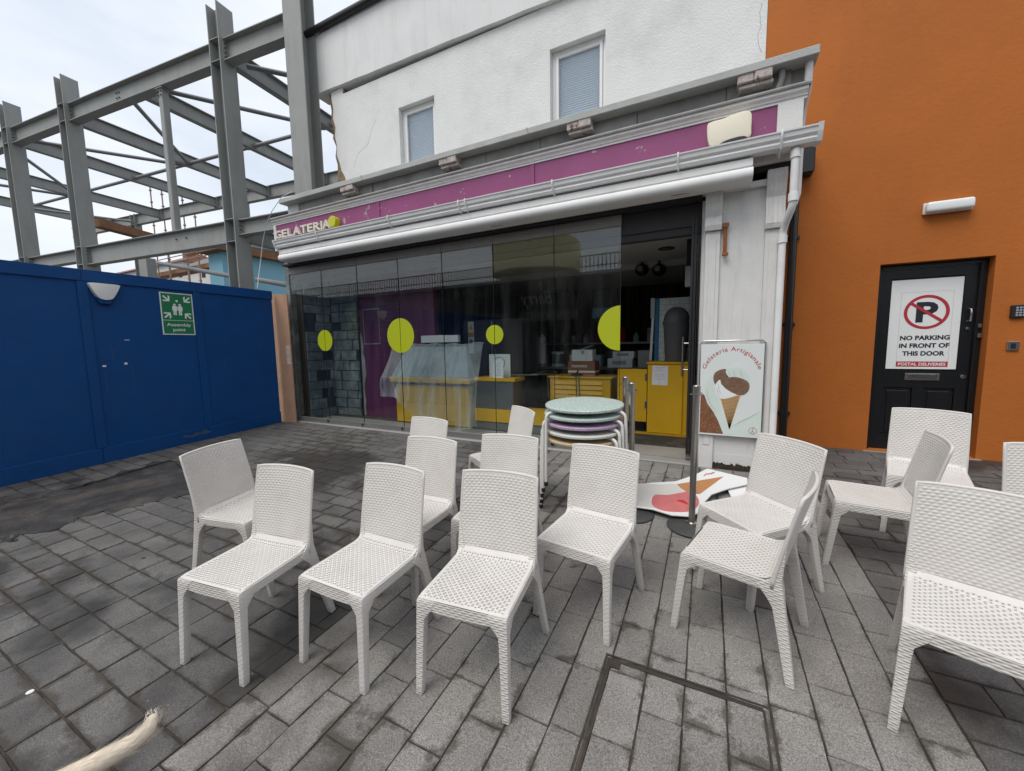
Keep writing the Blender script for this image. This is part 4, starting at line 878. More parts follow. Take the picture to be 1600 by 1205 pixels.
q = MB(); q.box(-3.34, -2.66, 5.34, 5.68, .56, .999); q.build('steel_front', 'inox', cb2)
q = MB(); q.box(-3.34, -2.10, 5.32, 5.68, .36, .558); q.build('yellow_base', 'yellow', cb2)
q = MB(); q.box(-3.34, -2.10, 5.34, 5.66, FZ+.001, .358); q.build('kick', 'rail_grey', cb2)
q = MB()   # polythene: hangs in folds over the hood and down the front
def sheet(u, v):
    x = -5.06+u*1.86; hang = .34+.42*max(0, sin((u-.15)*3.4))*(1 if u < .88 else .75)+(.28 if u > .8 else 0)
    s = v*1.25
    if s < .18: y = 5.45-s*.25; z = 1.60
    elif s < .75: t = (s-.18)/.57; y = 5.40-t*.235; z = 1.60-t*.56
    else: t = (s-.75)/.5; y = 5.155-.02*t; z = 1.04-t*(hang)
    nv_ = noise.noise(Vector((u*7, v*2.2, .3)))+.45*noise.noise(Vector((u*20, v*2.5, 1.7)))
    y -= (.03+.06*v)*(nv_+.3*abs(noise.noise(Vector((u*24, v*3.5, 6.0))))+1.0); x += .09*(v-.3)*noise.noise(Vector((u*4, v*3, 9.0)))
    if u < .1 or u > .9: x += (-.04 if u < .5 else .08)*v
    return (x, y, z+.03*noise.noise(Vector((u*9, v*6, 2.2))))
q.grid(sheet, 90, 60); q.build('polythene_sheet', 'poly_sheet', label='clear crumpled polythene sheet draped over the ice-cream display', cat='plastic sheet', smooth='all')
wbx = thing('white_box', 'small white box resting on top of the covered display', 'box', (-4.05, 5.40, 1.63))
q = MB(); q.box(-4.42, -3.86, 5.36, 5.44, 1.625, 1.745); q.box(-3.859, -3.66, 5.365, 5.44, 1.625, 1.74); q.build('box', 'card_white', wbx, bevel=.003)
nt2 = thing('window_notice', 'white printed notice propped inside the glass right of the covered display', 'notice', (-2.9, 5.3, 1.06))
q = MB(); q.box(-3.0, -2.82, 5.335, 5.339, 1.056, 1.33); q.build('sheet', 'paper', nt2)
q = MB()
for i in range(9): q.box(-2.965+.02*(i % 3), -2.86-.015*(i % 2), 5.3333, 5.3347, 1.09+i*.024, 1.095+i*.024)
q.build('print', 'print_grey', nt2)
nt3 = thing('cardboard_notice', 'grey card with a round emblem standing behind the window notice', 'card', (-2.95, 5.5, 1.06))
q = MB(); q.box(-3.16, -2.78, 5.50, 5.504, 1.056, 1.42); q.build('card', 'pale_panel', nt3)
q = MB(); q.add([(-2.97+r*cos(a), 5.498, 1.28+r*sin(a)) for r in (.10, .085) for a in [k*2*pi/28 for k in range(28)]], [(i, (i+1) % 28, 28+(i+1) % 28, 28+i) for i in range(28)]); link(q.mesh('emblem', fixn=False), 'emblem', 'print_grey', nt3)
hz = thing('warning_sign', 'yellow and blue safety sign strip on dark glass behind the counter', 'sign', (-3.7, 6.1, 1.2))
a = atY(731, 503, 6.1); b = atY(741, 552, 6.1)
q = MB(); q.box(a.x, b.x, 6.10, 6.106, b.z, a.z); q.build('board', 'card_white', hz)
tri = MB(); cxx = (a.x+b.x)/2; tri.prism([(cxx-.05, a.z-.14), (cxx+.05, a.z-.14), (cxx, a.z-.04)], FY(6.0995), 0, .001); tri.build('triangle', 'yellow', hz)
q = MB(); q.prism(ell(cxx, a.z-.36, .045, .045, 24), FY(6.0995), 0, .001); q.build('blue_disc', 'blue_print', hz)
q = MB(); q.box(a.x+.005, b.x-.005, 6.0985, 6.0995, a.z-.28, a.z-.2); q.build('yellow_text_field', 'yellow_dark', hz)
dk = thing('dark_fridge', 'dark glass-fronted fridge standing behind the counter', 'fridge', (-3.4, 6.4, FZ))
q = MB(); q.box(-4.05, -2.85, 6.11, 6.8, FZ+.001, 2.02); q.build('body', 'wall_dark', dk, bevel=.006)
for xx in (-3.44,):
    q = MB(); q.box(xx-.012, xx+.012, 6.10, 6.1095, FZ+.05, 2.0); q.build('door_edge', 'inox', dk)
# ceiling fittings
dl = thing('ceiling_downlight', 'round recessed downlight in the shop ceiling above the doorway', 'light', (-.58, 6.2, 2.9))
q = MB(); q.lathe([(.11, 0), (.115, -.008), (.08, -.012), (.075, .02)], (-.58, 6.15, 2.898), 28, cap=False); q.build('trim', 'wall_dark', dl, smooth=True)
q = MB(); q.lathe([(.07, 0), (.05, -.006), (.001, -.008)], (-.58, 6.15, 2.897), 24); q.build('lens', 'bin_grey', dl, smooth=True)
for k, (pxx, lab) in enumerate(((1003, 'left of two black globe spotlights under the shop ceiling'), (1030, 'right of two black globe spotlights under the shop ceiling'))):
    p = atY(pxx, 421, 7.0); s_ = thing('globe_spotlight', lab, 'spotlight', (p.x, 7.0, 2.80), group='globe spotlights')
    q = MB(); q.lathe([(.001, -.11), (.06, -.095), (.10, -.05), (.115, 0), (.10, .05), (.05, .085), (.02, .09)], (p.x, 7.0, p.z), 24); q.build('globe', 'black_gloss', s_, smooth=True)
    q = MB(); q.tube([(p.x, 7.0, p.z+.088), (p.x, 7.0, 2.90)], .018, 10); q.build('stem', 'black_plastic', s_)
    q = MB(); q.tube([(p.x-.02, 6.885, p.z), (p.x-.02, 6.88, p.z)], .045, 16); q.build('lamp', 'inox', s_)
wl = thing('wall_light_box', 'small white box light hanging by the right wall inside the doorway', 'light', (-.15, 6.3, 2.4))
a = atY(1071, 416, 5.75); b = atY(1081, 447, 5.75); q = MB(); q.box(a.x, b.x, 5.75, 5.85, b.z, a.z); q.build('case', 'card_white', wl, bevel=.006)
q = MB(); q.box(a.x+.01, b.x-.01, 5.76, 5.84, a.z+.001, 2.899); q.build('hanger', 'wall_dark', wl)
st = thing('clip_stand', 'slim metal clip stand inside the window behind the stacked tables', 'stand', (-1.62, 5.2, FZ))
for dx in (-.018, .018): 
    q = MB(); q.tube([(-1.55+dx*1.6, 5.2, FZ+.001), (-1.60+dx, 5.2, 1.13)], .010, 10); q.build('leg', 'stainless', st)
q = MB(); q.box(-1.68, -1.52, 5.17, 5.21, 1.131, 1.155); q.obox((-1.60, 5.19, 1.156), (-1.585, 5.19, 1.20), .02, .02, (0,1,0)); q.build('clip', 'black_plastic', st)

# ================================================================== poster in metal frame on the pier
po = thing('ice_cream_poster', 'framed Gelateria Artigianale poster with chocolate cone, hung on the white pier', 'poster', (.2, 4.62, .57))
PX0, PX1, PZ0, PZ1 = -.068, .500, .572, 1.530; PY = 4.606
def pz(zx, zy): return (PX0+(zx-70)/510*(PX1-PX0), PZ0+(920-zy)/755*(PZ1-PZ0))
F = FY(PY)
q = MB(); q.box(PX0, PX1, PY, PY+.018, PZ0, PZ1); q.build('board', 'poster_white', po, bevel=.002)
q = MB(); q.tube([(PX0-.004, PY+.012, PZ0-.0), (PX0-.004, PY+.012, PZ1+.01), (PX0+.02, PY+.012, PZ1+.034), (PX1-.02, PY+.012, PZ1+.036), (PX1+.008, PY+.012, PZ1+.012), (PX1+.008, PY+.012, PZ0-.0)], .0095, 10); q.build('tube_frame', 'stainless', po, smooth=True)
def layer(nm, pts, m, d, sm=True, k=6):
    P = [pz(*p) for p in pts]; P = spline(P, k) if sm else P
    q = MB(); q.prism(P, F, .0, d); return q.build(nm, m, po)
layer('green_swoosh', [(300, 905), (345, 850), (420, 800), (500, 740), (573, 690), (573, 905)], 'mint_print', .0008, False)
layer('mint_ribbon', [(150, 440), (118, 510), (118, 590), (150, 670), (200, 730), (240, 800), (285, 905), (335, 905), (300, 800), (262, 720), (240, 640), (205, 580), (190, 500), (185, 450)], 'mint_print', .0012)
layer('crumble', [(78, 560), (110, 585), (140, 660), (195, 730), (235, 800), (280, 905), (78, 905)], 'crumble', .0016, False)
cone = layer('cone', [(247, 612), (410, 575), (330, 868)], 'wafer', .0020, False)
q = MB()
for i in range(1, 9):
    t = i/9
    for (A, B, C_) in (((247,612),(410,575),(330,868)), ((410,575),(247,612),(330,868))):
        a = (A[0]+(B[0]-A[0])*t, A[1]+(B[1]-A[1])*t); c = (B[0]+(C_[0]-B[0])*t*.9, B[1]+(C_[1]-B[1])*t*.9) if False else (C_[0]+(a[0]-C_[0])*.05+0, C_[1]+(a[1]-C_[1])*.05)
        pa, pc = pz(*a), pz(*c); q.obox(F(pa[0], pa[1], .0028), F(pc[0], pc[1], .0028), .003, .001, (0,1,0))
    l1 = (247+(330-247)*t, 612+(868-612)*t); r1 = (410+(330-410)*t, 575+(868-575)*t); pa, pc = pz(*l1), pz(*r1); q.obox(F(pa[0], pa[1], .0026), F(pc[0], pc[1], .0026), .0035, .001, (0,1,0))
q.build('cone_grid', 'wafer_line', cone)
layer('scoop', [(182, 450), (190, 405), (230, 375), (285, 368), (310, 400), (300, 450), (262, 500), (205, 500)], 'choc', .0022)
layer('cream_swirl', [(285, 400), (290, 365), (330, 355), (390, 352), (430, 375), (465, 420), (475, 470), (440, 470), (390, 445), (320, 435)], 'mint_print', .0024)
layer('scoop', [(265, 490), (280, 450), (340, 430), (410, 440), (460, 465), (477, 500), (465, 545), (425, 575), (370, 570), (320, 545), (275, 515)], 'choc', .0028)
layer('cream_swirl', [(235, 455), (250, 490), (285, 530), (330, 555), (375, 575), (330, 600), (270, 613), (230, 600), (205, 565), (200, 500)], 'sign_white', .0032)

for nm, m_, strokes in (('scoop_fold', 'crumble', [[(285, 500), (330, 480), (400, 478), (455, 492)], [(300, 520), (350, 505), (420, 508), (462, 520)], [(330, 545), (380, 535), (430, 545)], [(205, 430), (240, 410), (280, 412)], [(300, 465), (350, 450), (420, 456)]]), ('cream_fold', 'pale_shadow', [[(222, 480), (232, 540), (262, 590)], [(212, 520), (222, 560), (245, 595)], [(305, 380), (312, 405), (325, 425)], [(345, 370), (350, 400), (365, 430)], [(395, 370), (405, 400), (425, 440)], [(128, 520), (135, 590), (165, 660), (220, 730)], [(330, 850), (420, 790), (500, 745), (570, 700)]])):
    for st_ in strokes:
        P = [pz(*p) for p in st_]; Q = []
        for i in range(len(P)-1):
            for k in range(5): t = k/5; Q.append((P[i][0]+(P[i+1][0]-P[i][0])*t, P[i][1]+(P[i+1][1]-P[i][1])*t))
        Q.append(P[-1]); q = MB(); n_ = len(Q)
        L_ = []
        for i, (a, b) in enumerate(Q):
            c = Q[min(i+1, n_-1)]; e = Q[max(i-1, 0)]; dx, dz = c[0]-e[0], c[1]-e[1]; l__ = hypot(dx, dz) or 1; wd_ = .0032*sin(pi*(i+.3)/(n_-.4)); L_.append((a-dz/l__*wd_, b+dx/l__*wd_, a+dz/l__*wd_, b-dx/l__*wd_))
        q.add([F(v[0], v[1], .0037) for v in L_]+[F(v[2], v[3], .0037) for v in L_], [(i, i+1, n_+i+1, n_+i) for i in range(n_-1)])
        link(q.mesh(nm, fixn=False), nm, m_, po)
cL = (325, 430); RR = 232
def arc(a, b):
    th = radians(163-146*a); r = RR*(.90+b*.21); x = cL[0]+r*cos(th)*1.0+2; y = cL[1]-r*sin(th)*.95
    return pz(x, y)
text('arched_lettering', 'Gelateria Artigianale', F, None, .001, 'red_print', po, bold=.004, spacing=1.08, warp=arc)
q = MB(); c_ = pz(517, 862); n = 36
q.add([F(c_[0]+r*cos(2*pi*k/n), c_[1]+r*sin(2*pi*k/n), .0016) for r in (.036, .0325) for k in range(n)], [(i, (i+1) % n, n+(i+1) % n, n+i) for i in range(n)])
path = [pz(*p) for p in ((528, 838), (512, 848), (517, 866), (530, 876), (516, 890), (503, 882), (512, 868), (522, 858))]
q.tube([F(a, b, .0018) for a, b in spline(path, 4)[:-4]], .0016, 5); link(q.mesh('round_emblem', fixn=False), 'round_emblem', 'sign_red', po)

# ================================================================== blue hoarding with its lamp and sign
HX = -7.12
ho = thing('blue_hoarding', 'tall blue painted plywood site hoarding on the left', 'hoarding', (HX, 2.5, .1))
hy = [-4.03, -2.81, -1.59, -.37, .87, 2.10, 3.345, 4.53]
for i in range(7):
    q = MB(); y0, y1 = hy[i]+.003, hy[i+1]-.003
    q.add([(HX-.02, y0, gz(y0)-.02), (HX, y0, gz(y0)-.02), (HX, y1, gz(y1)-.02), (HX-.02, y1, gz(y1)-.02), (HX-.02, y0, 2.58), (HX, y0, 2.58), (HX, y1, 2.58), (HX-.02, y1, 2.58)], [(0,3,2,1),(4,5,6,7),(0,1,5,4),(1,2,6,5),(2,3,7,6),(3,0,4,7)])
    q.build('panel', 'blue_ply', ho)
for yy in hy[1:-1]:
    q = MB(); q.box(HX+.001, HX+.022, yy-.05, yy+.05, gz(yy)+.205, 2.452); q.build('cover_strip', 'blue_ply', ho, bevel=.003)
q = MB()
for yy in hy[1:-1]:
    for k in range(7):
        for s_ in (-.03, .03): q.tube([(HX+.0215, yy+s_, gz(yy)+.35+k*.3), (HX+.0235, yy+s_, gz(yy)+.35+k*.3)], .006, 6)
q.build('screw_heads', 'blue_scuff', ho)
for i in range(7):
    q = MB(); q.box(HX+.001, HX+.026, hy[i]+.002, hy[i+1]-.002, 2.455, 2.60); q.build('top_rail', 'blue_ply', ho, bevel=.003)
    q = MB(); y0, y1 = hy[i]+.002, hy[i+1]-.002
    q.add([(x, y, gz(y)+z) for x in (HX+.001, HX+.024) for y, z in ((y0, -.02), (y1, -.02), (y1, .20), (y0, .20))], [(0,1,2,3),(7,6,5,4),(0,4,5,1),(1,5,6,2),(2,6,7,3),(3,7,4,0)]); q.build('kickboard', 'blue_ply', ho, bevel=.003)
for (yy, zz, w_, h_) in ((2.20, 1.36, .035, .022), (2.42, 1.38, .03, .028), (2.45, 1.71, .05, .008)):
    q = MB(); q.box(HX+.001, HX+.006, yy, yy+w_, zz, zz+h_); q.build('tape_scrap', 'paper', ho)
rr = random.Random(12)
for k in range(9):
    yy = rr.uniform(2.2, 4.3); zz = rr.uniform(.7, 1.6); q = MB(); q.obox((HX+.0008, yy, zz), (HX+.0008, yy+rr.uniform(-.02, .03), zz+rr.uniform(.03, .3)), .004, .001, (1,0,0)); q.build('scratch', 'blue_scuff', ho)
q = MB(); pts = spline([(2.98, .24), (3.02, .275), (3.1, .255), (3.16, .29), (3.22, .27), (3.28, .305), (3.33, .28), (3.37, .26), (3.3, .24), (3.2, .245), (3.12, .225), (3.05, .235)], 4); q.prism(pts, frame((HX+.0245, 0, 0), (0,1,0), (0,0,1), (1,0,0)), .0, .0012); q.build('scuff', 'blue_scuff', ho)
wlp = thing('hoarding_lamp', 'white trapezoid bulkhead light fixed near the top of the blue hoarding', 'lamp', (HX, 2.29, 2.3))
q = MB(); pts = spline([(2.145, 2.41), (2.16, 2.435), (2.29, 2.438), (2.42, 2.435), (2.435, 2.41), (2.37, 2.27), (2.32, 2.235), (2.26, 2.235), (2.21, 2.27)], 5)
q.prism(pts, frame((HX, 0, 0), (0,1,0), (0,0,1), (1,0,0)), .001, .085); q.build('cover', 'upvc', wlp, bevel=.02, segs=3, smooth=True)
q = MB(); q.prism([(2.20, 2.265), (2.38, 2.265), (2.345, 2.175), (2.235, 2.175)], frame((HX, 0, 0), (0,1,0), (0,0,1), (1,0,0)), .001, .06); q.build('lens', 'blue_ply', wlp, bevel=.01)
asg = thing('assembly_point_sign', 'green and white Assembly point sign on the blue hoarding', 'sign', (HX, 3.08, 2.1))
F = frame((HX, 2.882, 1.795), (0,1,0), (0,0,1), (1,0,0)); sw_, sh_ = .405, .615
q = MB(); q.prism([(0,0),(sw_,0),(sw_,sh_),(0,sh_)], F, .001, .005); q.build('board', 'sign_white', asg)
q = MB(); q.prism([(.014,.215),(sw_-.014,.215),(sw_-.014,sh_-.014),(.014,sh_-.014)], F, .005, .006); q.prism([(.014,.014),(sw_-.014,.014),(sw_-.014,.208),(.014,.208)], F, .005, .006); q.build('green_field', 'sign_green', asg)
text('lettering', 'Assembly', F, (.055, .112, sw_-.05, .172), .0068, 'sign_white', asg, bold=.014)
text('lettering', 'point', F, (.125, .038, sw_-.125, .098), .0068, 'sign_white', asg, bold=.014)
ccx, ccy = sw_/2, .405
for sx, sy in ((-1, 1), (1, 1), (-1, -1), (1, -1)):
    tip = (ccx+sx*.088, ccy+sy*.083); d = (-sx*.707, -sy*.707); nrm = (-d[1], d[0]); q = MB()
    P = lambda a, b: (tip[0]+d[0]*a+nrm[0]*b, tip[1]+d[1]*a+nrm[1]*b)
    q.prism([P(-.105, -.011), P(-.035, -.011), P(-.075, -.052), P(-.045, -.052), P(.0, 0), P(-.045, .052), P(-.075, .052), P(-.035, .011), P(-.105, .011)], F, .006, .0068); q.build('arrow', 'sign_white', asg)
for k, (dx, s_) in enumerate(((-.033, 1.0), (.033, 1.0), (0, .85))):
    q = MB(); bx_, bz_ = ccx+dx, ccy-.07+(.055 if k == 2 else 0)
    if k < 2:
        q.prism([(bx_-.022, bz_+.09), (bx_-.03, bz_+.075), (bx_-.03, bz_+.02), (bx_-.019, bz_+.02), (bx_-.019, bz_-.045), (bx_-.002, bz_-.045), (bx_-.002, bz_+.01), (bx_+.002, bz_+.01), (bx_+.002, bz_-.045), (bx_+.019, bz_-.045), (bx_+.019, bz_+.02), (bx_+.03, bz_+.02), (bx_+.03, bz_+.075), (bx_+.022, bz_+.09)], F, .006, .0068)
    q.prism(ell(bx_, bz_+.108, .0155, .0155, 20), F, .006, .0069); q.build('figure', 'sign_white', asg)
# plywood sheet between hoarding and shopfront
pl = thing('plywood_sheet', 'bare orange-brown plywood sheet closing the gap beside the glass', 'plywood', (-7.0, 4.68, .2))
q = MB(); f = FY(4.60); a = atY(423, 452, 4.60); b = atY(453, 456, 4.60); c = atY(469, 655, 4.60); d = atY(441, 661, 4.60)
q.prism([(-7.30, gz(4.6)-.01), (-6.76, gz(4.6)-.005), (-6.765, 1.3), (-6.772, 2.53), (-7.30, 2.57)], f, 0, .018); q.build('sheet', 'ply', pl)
q = MB(); q.prism([(-6.88, 1.28), (-6.785, 1.28), (-6.785, 1.62), (-6.88, 1.62)], f, .018, .024); q.build('patch', 'old_timber', pl)

# ================================================================== steel frame behind the hoarding
sfm = thing('steel_frame', 'grey bolted steel building frame rising behind the blue hoarding', 'steel frame', (-9.45, 5.36, .2))
AS = .11; EU = Vector((cos(AS), sin(AS), 0)); EV = Vector((-sin(AS), cos(AS), 0)); SO = Vector((-9.45, 5.36, 0))
def S(u, v, z): return SO+EU*u+EV*v+Vector((0, 0, z))
def ibeam(a, b, dep, wid, tf=.018, tw=.012, up=(0,0,1), nm='beam'):
    a = Vector(a); b = Vector(b); d = (b-a).normalized(); u = Vector(up); u = (u-d*u.dot(d)).normalized(); q = MB()
    q.obox(a, b, tw, dep-2*tf-.001, u)
    for s in (-1, 1): q.obox(a+u*(s*(dep/2-tf/2)), b+u*(s*(dep/2-tf/2)), wid, tf, u)
    return q.build(nm, 'steel_paint', sfm)
def column(u, v, z1, dep=.32, wid=.34, ax='u', z0=.2):
    return ibeam(S(u, v, z0), S(u, v, z1), dep, wid, .022, .014, EU if ax == 'u' else EV, 'column')
def bolts(cen, nrm, sx, dz, rows, parent):
    q = MB(); nrm = Vector(nrm)
    for i in range(rows):
        for s in (-1, 1):
            p = Vector(cen)+sx*s+Vector((0, 0, (i-(rows-1)/2)*dz)); q.tube([p, p+nrm*.03], .018, 6)
    q.build('bolts', 'bolt', parent)
TZ0, TZ1, LZ0, LZ1 = 7.60, 8.03, 3.93, 4.40
CU = {'c3': 0, 'c2': -5.93, 'c1': -8.95, 'c0': -12.9, 'cz': -16.9}
for k, u in CU.items():
    c = column(u, 0, 8.72)
    for z in (TZ0, TZ1, LZ0, LZ1):
        q = MB(); 
        for s in (-1, 1): q.obox(S(u-.137, s*.09, z), S(u+.137, s*.09, z), .15, .014)
        q.build('stiffener', 'steel_paint', c)
c4 = column(2.15, .02, 10.4, .34, .44, 'v')
U = sorted(CU.values())+[2.15]
for z0, z1, nm in ((TZ0, TZ1, 'top'), (LZ0, LZ1, 'low')):
    for i in range(len(U)-1):
        a, b = U[i]+.165, U[i+1]-(.165 if i < len(U)-2 else .22); zc = (z0+z1)/2; dep = z1-z0
        if nm == 'low' and i != 3: zc += .06; dep = .33
        bm = ibeam(S(a, 0, zc), S(b, 0, zc), dep, .22 if nm == 'top' else .2)
        for uu, s in ((a, 1), (b, -1)):
            q = MB(); q.obox(S(uu+s*.004, -.11, zc), S(uu+s*.004, .11, zc), .018, dep+.04); q.build('end_plate', 'steel_paint', bm)
            bolts(S(uu+s*.014, 0, zc), EU*s, EV*.07, .09, 4, bm)
bolts(S(-3.75, -.006, 7.83), -EV, EU*.05, .12, 2, sfm)
bolts(S(-1.9, -.008, 4.22), -EV, EU*.18, .1, 1, sfm)
# rear line and roof beams running back to it
RV = 5.67
ibeam(S(-20, RV, 7.80), S(4.5, RV, 7.80), .46, .2)
for u in (-14.7, -7.4, 2.4): column(u, RV+.02, 8.05, .3, .3)
for u in (.12, -2.87, -5.86, -8.88, -12.65, -16.5):
    bm = ibeam(S(u, .02 if abs(u+2.87) < .1 else .16, 7.795), S(u, RV-.11, 7.795), .36, .18)
    q = MB(); q.obox(S(u-.1, RV-.105, 7.79), S(u+.1, RV-.105, 7.79), .014, .42); q.build('end_plate', 'steel_paint', bm)
ibeam(S(3.15, .3, 7.75), S(3.15, RV-.11, 7.75), .36, .18)
# tubular ties and diagonals in the roof plane
TR = .052; MV = 2.78
us = [-16.5, -12.65, -8.88, -5.86, -2.87, .12, 3.15]
for i in range(len(us)-1):
    q = MB(); q.tube([S(us[i]+.09, MV, 7.72), S(us[i+1]-.09, MV, 7.72)], TR, 12); t = q.build('tie_tube', 'steel_tube', sfm, smooth=True)
    for e, s in ((us[i]+.05, 1), (us[i+1]-.05, -1)):
        q = MB(); q.obox(S(e-.04*s, MV, 7.72), S(e+.16*s, MV, 7.72), .02, .15); q.build('tie_plate', 'steel_paint', t)
for a, b in ((S(-2.3, .12, 7.70), S(.0, MV-.05, 7.68)), (S(-3.45, .12, 7.70), S(-5.75, MV-.1, 7.68)), (S(-8.4, .12, 7.70), S(-6.0, MV-.05, 7.68)), (S(-9.5, .12, 7.70), S(-12.5, MV-.1, 7.68)), (S(-16.3, MV, 7.68), S(-14.6, RV-.2, 7.68)), (S(-14.5, .2, 7.7), S(-12.9, MV-.1, 7.68)), (S(.3, .3, 7.70), S(3.0, MV-.1, 7.68))):
    q = MB(); q.tube([a, b], TR, 12); q.build('diagonal_tube', 'steel_tube', sfm, smooth=True)
# hanger post between the two front beams
q = MB(); q.obox(S(-2.06, 0, LZ1+.005), S(-2.06, 0, TZ0-.005), .14, .14, EV); hp = q.build('hanger_post', 'steel_paint', sfm, bevel=.012)
q = MB(); q.obox(S(-2.06-.12, 0, TZ0-.02), S(-2.06+.12, 0, TZ0-.02), .2, .02); q.build('cap_plate', 'steel_paint', hp); bolts(S(-2.06, -.075, 7.47), -EV, EU*.045, .09, 2, hp)
# lower level members seen between the hoarding and the beam
ibeam(S(.12, .16, 4.12), S(.12, RV, 4.12), .34, .18)
ibeam(S(-8, 4.6, 2.95), S(3.4, 4.6, 2.95), .22, .15); ibeam(S(.5, 2.6, 2.35), S(3.2, 2.6, 2.35), .2, .15)
for p in ([(247, 411, 7.6), (369, 433, 7.4)], [(402, 437, 7.4), (480, 451, 7.2)], [(398, 385, 6.9), (432, 391, 6.9)]):
    q = MB(); q.tube([atY(*t) for t in p], .07, 12); q.build('low_tube', 'steel_tube', sfm, smooth=True)
p = atY(230, 430, 7.7); q = MB(); q.box(p.x-.3, p.x+.3, 7.6, 7.9, .2, atY(230, 404, 7.7).z); q.build('stub_column', 'steel_paint', sfm)
p = atY(349, 430, 8.6); q = MB(); q.box(p.x-.10, p.x+.10, 8.5, 8.7, .2, 4.6); q.build('rear_post', 'steel_paint', sfm)
wire = MB(); wire.tube([atY(455, 300, 4.55), atY(440, 308, 4.62), atY(425, 330, 4.7), atY(416, 350, 4.8), atY(410, 380, 4.85), atY(407, 410, 4.85), atY(404, 432, 4.75), atY(402, 450, 4.68)], .006, 6)
wire.build('loose_cable', 'white_tube', label='thin pale cable looping from the ledge down behind the hoarding', cat='cable', smooth=True)

# ================================================================== houses and scaffold beyond the steel
bh = thing('blue_house', 'pale blue rendered house with brown eaves seen through the steel frame', 'house', (-16, 14, .2))
XB = -16.0; y0 = atX(346, 392, XB).y; y1 = atX(452, 405, XB).y; zt = atX(395, 402, XB).z
q = MB(); q.box(XB-.9, XB, y0, y1, .2, zt); q.build('wall', 'house_blue', bh)
q = MB(); q.box(XB-1.1, XB+.3, y0-.3, y1, zt+.001, zt+.32); q.build('eaves', 'scaffold_board', bh)
q = MB(); q.add([(XB-1.1, y0-.3, zt+.33), (XB+.3, y0-.3, zt+.33), (XB+.3, y1, zt+.33), (XB-1.1, y1, zt+.33), (XB-.4, y0+1, zt+.55), (XB-.4, y1, zt+.55)], [(0,1,4), (1,2,5,4), (2,3,5), (3,0,4,5)]); q.build('roof', 'slate_roof', bh)
a = atX(383, 405, XB); b = atX(395, 440, XB)
q = MB(); q.box(XB+.001, XB+.06, a.y, b.y, b.z, a.z); wn = q.build('window', 'upvc', bh)
for z0, z1 in ((b.z+.08, (a.z+b.z)/2-.05), ((a.z+b.z)/2+.05, a.z-.08)):
    q = MB(); q.box(XB+.061, XB+.07, a.y+.1, b.y-.1, z0, z1); q.build('pane', 'pane', wn)
ym = atX(372, 420, XB).y; q = MB(); q.box(XB+.001, XB+.1, ym, ym+.12, .2, zt); q.build('downpipe', 'house_white', bh)
wh = thing('white_cottage', 'low whitewashed house with grey slate roof behind the site', 'house', (-24, 19, .2))
a = atY(262, 425, 19.5); b = atY(345, 425, 19.5); zt = atY(300, 420, 19.5).z; zr = atY(320, 400, 22).z
q = MB(); q.box(a.x, b.x, 19.5, 24, .2, zt); q.build('wall', 'house_white', wh)
q = MB(); q.add([(a.x-.3, 19.2, zt), (b.x+.3, 19.2, zt), (b.x-.2, 22, zr-.2), (a.x+1.2, 22, zr-.3), (a.x-.3, 24.5, zt), (b.x+.3, 24.5, zt)], [(0,1,2,3), (3,2,5,4), (0,3,4), (1,5,2)]); q.build('roof', 'slate_roof', wh)
for px_ in (282, 318, 333):
    p = atY(px_, 428, 19.48); q = MB(); q.box(p.x-.25, p.x+.25, 19.46, 19.499, p.z-.3, p.z+.35); q.build('window', 'reveal_dark', wh)
rh = thing('brick_chimney_house', 'red-tiled roof and brick gable behind the site at far left', 'house', (-30, 22, .2))
a = atY(150, 420, 22); b = atY(285, 420, 22); za = atY(240, 408, 22).z
q = MB(); q.box(a.x, b.x, 22, 26, .2, za-.6); q.build('wall', 'house_white', rh)
q = MB(); q.add([(a.x-.3, 21.7, za-.65), (b.x+.3, 21.7, za-.65), (b.x-.3, 24, za+.5), (a.x+.3, 24, za+.5), (a.x-.3, 26.3, za-.65), (b.x+.3, 26.3, za-.65)], [(0,1,2,3), (3,2,5,4), (0,3,4), (1,5,2)]); q.build('roof', 'red_roof', rh)
q = MB(); q.box(b.x-2.4, b.x-1.2, 23.2, 24.2, za, za+.9); q.build('chimney', 'red_roof', rh)
sc = thing('scaffold', 'brown tube scaffold with timber boards beyond the steel frame', 'scaffold', (-24, 16, .2))
SY = 15.5
for px_, pt in ((140, 318), (148, 345), (234, 290), (252, 296), (284, 305), (302, 311), (264, 398), (291, 390), (309, 392), (436, 400)):
    p = atY(px_, pt, SY); b_ = atY(px_+9, 450, SY)
    q = MB(); q.tube([(p.x, SY, .2), (p.x, SY, p.z)], .045, 8); t = q.build('standard', 'scaffold_tube', sc)
    z = p.z-.35
    for k in range(4):
        q = MB(); q.box(p.x-.09, p.x+.09, SY-.06, SY+.06, z-.04, z+.04); q.build('coupler', 'scaffold_tube', t); z -= .85
for y_px, x0, x1 in ((398, 225, 350), (412, 225, 350), (420, 225, 360), (415, 372, 440), (423, 372, 440)):
    a = atY(x0, y_px, SY-.1); b = atY(x1, y_px+6, SY-.1); q = MB(); q.tube([(a.x, SY-.1, a.z), (b.x, SY-.1, a.z)], .035, 8); q.build('ledger', 'scaffold_tube', sc)
for x0, x1, y_px, h_ in ((225, 350, 436, .3),):
    a = atY(x0, y_px, SY+.5); b = atY(x1, y_px+12, SY+.5); q = MB(); q.box(a.x, b.x, SY+.2, SY+1.0, a.z-h_/2, a.z+h_/2); q.build('board', 'scaffold_board', sc)

q = MB(); dd = ray(149, 348); p1 = O+dd*((5.2-CAM_H)/dd.z); dd = ray(268, 380); p2 = O+dd*((5.2-CAM_H)/dd.z); q.obox(p1, p2, .3, .22); q.build('board', 'scaffold_board', sc)

